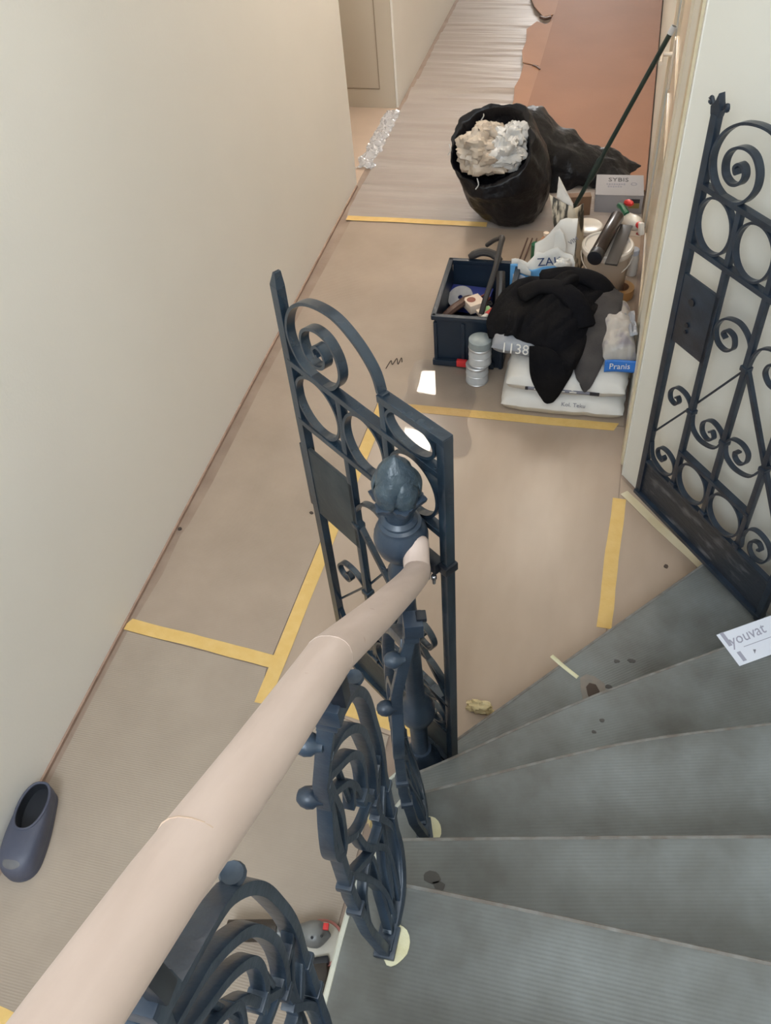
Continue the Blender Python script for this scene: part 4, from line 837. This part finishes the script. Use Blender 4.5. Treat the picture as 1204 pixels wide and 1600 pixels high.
b = MB(); b.grid(14, 6, lambda u, v: (-0.060 + 0.135 * u, -0.206 + 0.014 * v + 0.004 * math.sin(u * 5), 0.012 + 0.052 * v)); b.build('blue_label', 'mblue', t, solid=0.002)
text('Pranis', 0.036, 'paper', t, (0.002, -0.2045, 0.040), (R(75), 0, 0))
b = MB(); b.grid(16, 10, lambda u, v: (0.0 + 0.07 * u, -0.12 + 0.17 * v, 0.112 + 0.03 * nz(u * 4, v * 4, 8) + 0.03 * u)); b.build('grey_fold', 'sackg', t, solid=0.003)

# ------------------------------------------------------------------ jacket and cloth on the sacks
def inpoly(x, y, P):
    c = False; n = len(P)
    for i in range(n):
        (x0, y0), (x1, y1) = P[i], P[(i + 1) % n]
        if (y0 > y) != (y1 > y) and x < (x1 - x0) * (y - y0) / (y1 - y0) + x0: c = not c
    return c
def drape(name, rows, mname, label, cat, amp, seed, nu=80, nv=70, solid=0.010, freq=7.0):
    """cloth lofted over a row of guide lines (each a list of 3-D points, left to right)"""
    G = [cr(r, 10) for r in rows]
    def samp(r, u):
        q = u * (len(r) - 1); i = min(int(q), len(r) - 2); return Vector(r[i]).lerp(Vector(r[i + 1]), q - i)
    def f(u, v):
        col = cr([tuple(samp(g, u)) for g in G], 6); p = samp(col, v)
        k = amp * (mnoise.noise(Vector((p.x * freq * 1.6 + seed, p.y * freq * 0.7, p.z * freq))) + 0.8 * abs(mnoise.noise(Vector((p.x * freq * 2.2 - p.y * freq * 1.4, p.z * freq, seed)))) - 0.2)
        e = min(1, 5 * u + .3, 5 * (1 - u) + .3)
        return (p.x + 0.35 * k * e, p.y - 0.5 * k * e, p.z + k * e)
    return tag(MB().grid(nu, nv, f).build(name, mname, smooth=70, solid=solid), label, cat)
drape('black_jacket', [
    [(-.43, 3.47, .30), (-.36, 3.49, .345), (-.23, 3.53, .365), (-.12, 3.52, .375), (-.03, 3.53, .355), (.030, 3.49, .335)],
    [(-.455, 3.40, .310), (-.36, 3.42, .375), (-.24, 3.44, .400), (-.12, 3.42, .405), (-.02, 3.41, .385), (.055, 3.38, .335)],
    [(-.478, 3.30, .300), (-.38, 3.31, .375), (-.25, 3.30, .405), (-.13, 3.28, .405), (-.03, 3.27, .375), (.030, 3.25, .330)],
    [(-.490, 3.22, .290), (-.39, 3.19, .355), (-.27, 3.16, .385), (-.15, 3.13, .385), (-.07, 3.14, .345), (-.02, 3.16, .310)],
    [(-.475, 3.155, .285), (-.385, 3.125, .325), (-.275, 3.085, .345), (-.17, 3.01, .34), (-.105, 2.985, .30), (-.070, 3.02, .275)],
    [(-.462, 3.125, .278), (-.375, 3.092, .312), (-.270, 3.050, .318), (-.18, 2.985, .30), (-.115, 2.965, .25), (-.085, 2.985, .245)],
], 'jacket', 'crumpled black jacket thrown over the sacks, sleeve hanging down the front', 'jacket', 0.058, 3.0, solid=0.012, freq=5.5)
o = drape('hanging_sleeve', [
    [(-.275, 3.02, .325), (-.24, 3.00, .345), (-.18, 2.98, .345), (-.12, 2.97, .30), (-.085, 2.985, .265)],
    [(-.268, 2.985, .270), (-.235, 2.962, .28), (-.185, 2.945, .275), (-.130, 2.945, .25), (-.092, 2.968, .235)],
    [(-.258, 2.965, .215), (-.230, 2.945, .215), (-.190, 2.932, .20), (-.145, 2.932, .19), (-.108, 2.952, .200)],
    [(-.235, 2.950, .165), (-.215, 2.938, .155), (-.190, 2.928, .135), (-.155, 2.928, .130), (-.128, 2.940, .155)],
    [(-.205, 2.942, .128), (-.195, 2.934, .115), (-.180, 2.926, .105), (-.160, 2.928, .108), (-.145, 2.938, .125)],
], 'jacket', '', '', 0.012, 5.0, 40, 40, 0.012)
del o['label'], o['category']; o.parent = bpy.data.objects['black_jacket']
sl = MB(); sl.tube(cr([(-.36, 3.30, .375), (-.28, 3.33, .410), (-.18, 3.30, .425), (-.10, 3.22, .405), (-.06, 3.15, .345)], 6), [0.03] + [0.05] * 8 + [0.052] * 8 + [0.05] * 7 + [0.04], 14, flat=0.45)
sl.build('sleeve', 'jacket', bpy.data.objects['black_jacket'], smooth=60)
sl = MB(); sl.tube(cr([(-.29, 3.44, .385), (-.16, 3.46, .402), (-.04, 3.42, .400), (.03, 3.38, .345)], 6), [0.025] + [0.05] * 8 + [0.052] * 9 + [0.035], 14, flat=0.5)
sl.build('collar_roll', 'jacket', bpy.data.objects['black_jacket'], smooth=60)
drape('grey_cloth', [
    [(-.055, 3.37, .375), (-.01, 3.40, .380), (.04, 3.41, .375), (.082, 3.39, .365)],
    [(-.065, 3.27, .350), (-.01, 3.29, .365), (.04, 3.29, .358), (.078, 3.28, .345)],
    [(-.080, 3.15, .312), (-.03, 3.15, .330), (.02, 3.15, .325), (.060, 3.16, .310)],
    [(-.088, 3.05, .270), (-.05, 3.03, .285), (-.005, 3.03, .275), (.035, 3.05, .265)],
    [(-.078, 2.995, .230), (-.055, 2.97, .225), (-.028, 2.962, .205), (.008, 2.975, .215)],
    [(-.068, 2.972, .215), (-.050, 2.950, .20), (-.030, 2.945, .165), (-.010, 2.952, .178)],
], 'cloth', 'dark grey cloth lying on the sacks right of the black jacket', 'cloth', 0.010, 9.0, 40, 40, 0.008)

# ------------------------------------------------------------------ cans, buckets, bottles
def can(x, y, z, label, r=0.0505, h=0.098, top='canlabel', group='paint cans in front of the crate'):
    t = thing('paint_can', label, 'can', (x, y, z), 0, group)
    MB().lathe([(r - .003, 0), (r, .003), (r, h - .003), (r - .003, h)], 36).build('can_body', 'tin', t)
    MB().lathe([(r + .0008, h * .12), (r + .0008, h * .86)], 36, cap=False).build('label_band', 'canlabel', t)
    for zz in (0.004, h * .5, h - .004): MB().lathe([(r, zz - .003), (r + .0025, zz), (r, zz + .003)], 36, cap=False).build('bead', 'tin', t)
    MB().lathe([(r - .008, h - .001), (r - .008, h - .004), (0.0005, h - .004)], 36, cap=False).build('can_lid', top, t)
    return t
can(-0.522, 3.150, 0.0045, 'metal paint can standing on the floor, lower of the two stacked')
t = can(-0.511, 3.160, 0.104, 'metal paint can with pale label stacked on the lower can', h=0.092)
MB().lathe([(0.048, .090), (0.0515, .094), (0.0515, .128), (0.044, .133), (0.0005, .134)], 36, cap=False).build('grey_cap', 'capgrey', t)
t = thing('plastic_bucket', 'translucent plastic bucket with a white lid beside the right wall', 'bucket', (-0.012, 3.985, 0.0045))
MB().lathe([(0.100, 0), (0.103, .005), (0.116, .225), (0.120, .228)], 40).build('bucket_wall', 'bucket', t)
MB().lathe([(0.124, .215), (0.127, .220), (0.127, .245), (0.120, .252), (0.112, .250), (0.108, .243), (0.0005, .243)], 40, cap=False).build('bucket_lid', 'white', t)
MB().tube([(0.126 * math.cos(a), 0.126 * math.sin(a) - 0.03 * math.sin(a), 0.205 + .085 * math.sin(a)) for a in [math.pi + math.pi * k / 16 for k in range(17)]], 0.003, 6).build('bucket_handle', 'white', t)
t = thing('plastic_tub', 'white plastic tub behind the translucent bucket', 'tub', (-0.128, 4.33, 0.0045))
MB().lathe([(0.062, 0), (0.070, .13), (0.073, .132)], 36).build('tub_wall', 'bucket', t)
MB().lathe([(0.074, .126), (0.076, .13), (0.076, .148), (0.070, .152), (0.062, .148), (0.0005, .147)], 36, cap=False).build('tub_lid', 'white', t)
t = thing('dark_tube', 'glossy brown-black tube lying on the white bucket lid', 'tube', (-0.024, 3.99, 0.292), math.atan2(0.42, 0.085))
MB().lathe([(0.031, -.205), (0.034, -.20), (0.034, .19), (0.028, .20)], 28, Matrix.Rotation(R(90), 4, 'Y')).build('tube_body', 'tube', t)
MB().lathe([(0.028, -.215), (0.036, -.212), (0.036, -.165), (0.034, -.162)], 28, Matrix.Rotation(R(90), 4, 'Y')).build('tube_cap', 'dark', t)
tag(move(MB().box((0, 0, 0.006), (0.37, 0.060, 0.010)).build('smoky_plate', 'darkg', bevel=0.002), (0.040, 3.96, 0.262), (0, 0, math.atan2(0.42, 0.06))), 'smoky brown plate lying on the white bucket lid right of the dark tube', 'plate')
t = thing('spray_bottle', 'white spray bottle with a red trigger lying against the right wall', 'bottle', (0.098, 4.22, 0.245), R(-70))
Tr = Matrix.Rotation(R(70), 4, 'Y')
MB().lathe([(0.030, -.09), (0.036, -.085), (0.038, .03), (0.030, .06), (0.014, .08)], 28, Tr).build('bottle_body', 'white', t)
MB().lathe([(0.016, .078), (0.017, .10), (0.016, .104)], 20, Tr).build('collar', 'red', t)
hd = MB(); hd.box((0.012, 0, .12), (0.060, 0.024, 0.034), Tr); hd.build('spray_head', 'white', t, bevel=0.006)
MB().tube([tuple(Tr @ Vector(p)) for p in ((0.030, 0, .112), (0.044, 0, .09), (0.046, 0, .06))], 0.006, 8).build('trigger', 'red', t)
tag(MB().tube(cr([(.045, 4.40, .255), (.062, 4.36, .275), (.085, 4.33, .285)], 4), [0.006, 0.010] + [0.015, 0.017, 0.018, 0.017, 0.015] + [0.011, 0.006], 10).build('red_rag', 'red'), 'scrap of red cloth behind the spray bottle', 'rag')
tag(MB().tube(cr([(.02, 4.40, .235), (.035, 4.33, .265), (.06, 4.28, .255)], 4), 0.016, 8).build('green_strap', 'green'), 'dark green strap beside the red scrap behind the bucket', 'strap')
t = thing('small_jar', 'small white bottle with a pale blue cap squeezed against the right wall', 'bottle', (0.122, 4.13, 0.0045))
MB().lathe([(0.028, 0), (0.030, .004), (0.030, .10), (0.022, .115), (0.018, .118)], 24).build('jar_body', 'white', t)
MB().lathe([(0.023, .116), (0.026, .118), (0.026, .142), (0.022, .146), (0.0005, .146)], 24).build('jar_cap', 'label', t)
t = thing('tape_roll', 'orange-brown roll of tape on the floor against the right wall', 'tape', (0.078, 3.93, 0.0045))
MB().lathe([(0.040, 0), (0.066, 0), (0.066, .048), (0.040, .048), (0.040, 0)], 40, cap=False).build('roll', 'rolltape', t)
MB().lathe([(0.037, .0), (0.0395, .0), (0.0395, .049), (0.037, .049), (0.037, 0)], 40, cap=False).build('core', 'orange', t)

# ------------------------------------------------------------------ carton, torn paper sack, spattered board, pole
t = thing('white_carton', 'flat white printed carton behind the buckets at the right wall', 'box', (0.008, 4.85, 0.006), R(3))
MB().box((0, 0, 0.055), (0.262, 0.235, 0.11)).build('carton_body', 'carton', t, bevel=0.003)
MB().box((0, 0.0, 0.1115), (0.264, 0.238, 0.003)).build('carton_lid', 'carton', t, bevel=0.001)
text('SYBIS', 0.062, 'ink', t, (-0.008, 0.058, 0.1133), (0, 0, 0), sx=0.8)
for q, (x0, y0, n_) in enumerate(((-0.070, 0.008, 8), (-0.062, -0.020, 6))):
    for k in range(n_): MB().box((x0 + 0.0135 * k, y0, 0.1133), (0.0095, 0.013 + 0.005 * ((k * 3 + q) % 2), 0.0008)).build('small_print', 'inkgrey', t, smooth=0)
MB().lathe([(0.012, .1132), (0.018, .1132), (0.018, .1138), (0.012, .1138), (0.012, .1132)], 20, Matrix.Translation((0.078, 0.012, 0)), cap=False).build('round_mark', 'inkgrey', t, smooth=0)
MB().box((0.085, -0.1185, 0.080), (0.058, 0.003, 0.022)).build('printed_bar', 'ink', t, smooth=0)
MB().box((0.085, -0.1185, 0.052), (0.058, 0.003, 0.030)).build('printed_bar', 'olive', t, smooth=0)
tag(move(MB().box((0, 0, 0.06), (0.13, 0.05, 0.12)).build('brown_carton', 'cartonb', bevel=0.003), (-0.205, 4.70, 0.006), (0, 0, R(12))), 'dark brown cardboard box in the shadow left of the white carton', 'box')
# torn white and blue paper sack
pk = thing('torn_paper_sack', 'torn open white and light blue paper sack printed ZAK behind the jacket', 'sack', (0, 0, 0))
def face(P, name, mname, y0, wob, parent, th=0.003, off=0.0):
    """crumpled upright paper face from a ribbon of (x, z_low, z_high)"""
    def f(u, v):
        q = u * (len(P) - 1); i = min(int(q), len(P) - 2); k = q - i
        x, a, b = (P[i][j] + (P[i + 1][j] - P[i][j]) * k for j in range(3)); z = a + (b - a) * v
        return (x, y0 + off + wob * nz(x * 14, z * 12, y0) + 0.10 * (z - 0.3) * 0.3, z)
    return MB().grid(34, 12, f).build(name, mname, parent, smooth=35, solid=th)
face([(-.448, .02, .325), (-.430, .02, .330), (-.40, .02, .322), (-.372, .02, .312), (-.350, .02, .336), (-.330, .02, .362), (-.30, .02, .360), (-.265, .02, .385), (-.235, .02, .40), (-.20, .02, .37), (-.165, .02, .36), (-.150, .02, .33)], 'front_face', 'paper', 3.68, 0.022, pk)
face([(-.452, .15, .300), (-.42, .15, .302), (-.385, .15, .292), (-.35, .15, .283), (-.30, .15, .292), (-.25, .15, .302), (-.222, .15, .302)], 'blue_band', 'lblue', 3.68, 0.022, pk, 0.002, -0.006)
face([(-.438, .14, .248), (-.40, .14, .246), (-.378, .14, .240)], 'white_patch', 'label', 3.68, 0.02, pk, 0.002, -0.010)
face([(-.17, .2, .292), (-.16, .2, .297), (-.152, .2, .28)], 'blue_spot', 'lblue', 3.68, 0.02, pk, 0.002, -0.008)
face([(-.350, .10, .36), (-.315, .10, .385), (-.285, .10, .42), (-.262, .10, .455), (-.240, .10, .492), (-.215, .10, .50), (-.185, .10, .495), (-.160, .10, .50)], 'back_face', 'paper', 3.76, 0.02, pk)
face([(-.255, .36, .47), (-.235, .35, .485), (-.215, .345, .46), (-.200, .345, .40)], 'torn_flap', 'paper', 3.70, 0.02, pk, 0.003)
face([(-.415, .27, .345), (-.395, .265, .325), (-.370, .262, .305), (-.350, .262, .285)], 'torn_flap', 'paper', 3.655, 0.02, pk, 0.003)
fl = lump((-.205, 3.645, .335), (0.034, 0.022, 0.026), 'paper', 'white_scrap', 'white torn scrap sticking out of the blue and white paper sack', 'paper', 3)
text('ZAK', 0.058, 'inkblue', pk, (-.268, 3.662, .332), (R(88), R(-9), 0))
text('VIM', 0.030, 'inkgrey', pk, (-.170, 3.735, .405), (R(88), R(-40), 0))
# spattered board
sp_ = thing('spattered_board', 'folded board spattered black and white standing behind the torn paper sack', 'board', (0, 0, 0))
def quad(P, name, mname, th=0.004):
    a, b, c, d = map(Vector, P)
    return MB().grid(10, 10, lambda u, v: tuple((a.lerp(b, u)).lerp(d.lerp(c, u), v) + Vector((0, 0.006 * nz(u * 3, v * 3, P[0][0]), 0)))).build(name, mname, sp_, smooth=40, solid=th)
quad([(-.230, 4.02, .02), (-.155, 4.06, .02), (-.195, 4.07, .385), (-.322, 4.08, .445)], 'board_face', 'spatter')
quad([(-.155, 4.06, .02), (-.128, 4.16, .02), (-.158, 4.15, .37), (-.195, 4.07, .385)], 'board_side', 'spatter')
quad([(-.288, 4.088, .43), (-.200, 4.082, .36), (-.205, 4.085, .40), (-.285, 4.09, .535)], 'board_lip', 'paper', 0.006)
# items between bag and crate
for k, (x0, x1) in enumerate(((-.445, -.470), (-.420, -.445), (-.395, -.405))):
    tag(MB().tube([(x0, 4.34, 0.05), (x1, 4.14, 0.010)], 0.0045, 6).build('thin_rod', 'brown'), ('leftmost', 'middle', 'rightmost')[k] + ' of the three thin brown rods in front of the bin bag', 'rod', 'thin rods in front of the bin bag')
tag(move(MB().lathe([(0.020, 0), (0.021, .004), (0.021, .12), (0.015, .126)], 20).build('green_canister', 'green'), (-0.385, 4.16, 0.0045)), 'small dark green canister between the bin bag and the paper sack', 'canister')
t = thing('tan_bottle', 'tan plastic bottle between the green canister and the paper sack', 'bottle', (-0.335, 4.20, 0.0045))
MB().lathe([(0.030, 0), (0.032, .004), (0.032, .10), (0.026, .13), (0.014, .145), (0.012, .155), (0.0005, .156)], 24).build('bottle_body', 'tan', t)
MB().lathe([(0.014, .150), (0.015, .152), (0.015, .166), (0.0005, .168)], 18).build('bottle_cap', 'pinkbox', t)
pl = thing('pole', 'long dark green pole leaning against the right wall door', 'pole', (0, 0, 0))
a, b = Vector((-.300, 4.37, .012)), Vector((.150, 4.345, 1.125))
MB().tube([a, b], 0.0115, 14).build('pole_shaft', 'pole', pl)
q = a.lerp(b, .33), a.lerp(b, .45)
MB().tube([q[0], a.lerp(b, .35), a.lerp(b, .43), q[1]], [0.012, 0.017, 0.017, 0.012], 14).build('pole_sleeve', 'pole', pl)
MB().tube([a.lerp(b, .97), a.lerp(b, 1.0)], 0.014, 14).build('pole_end', 'canlabel', pl)
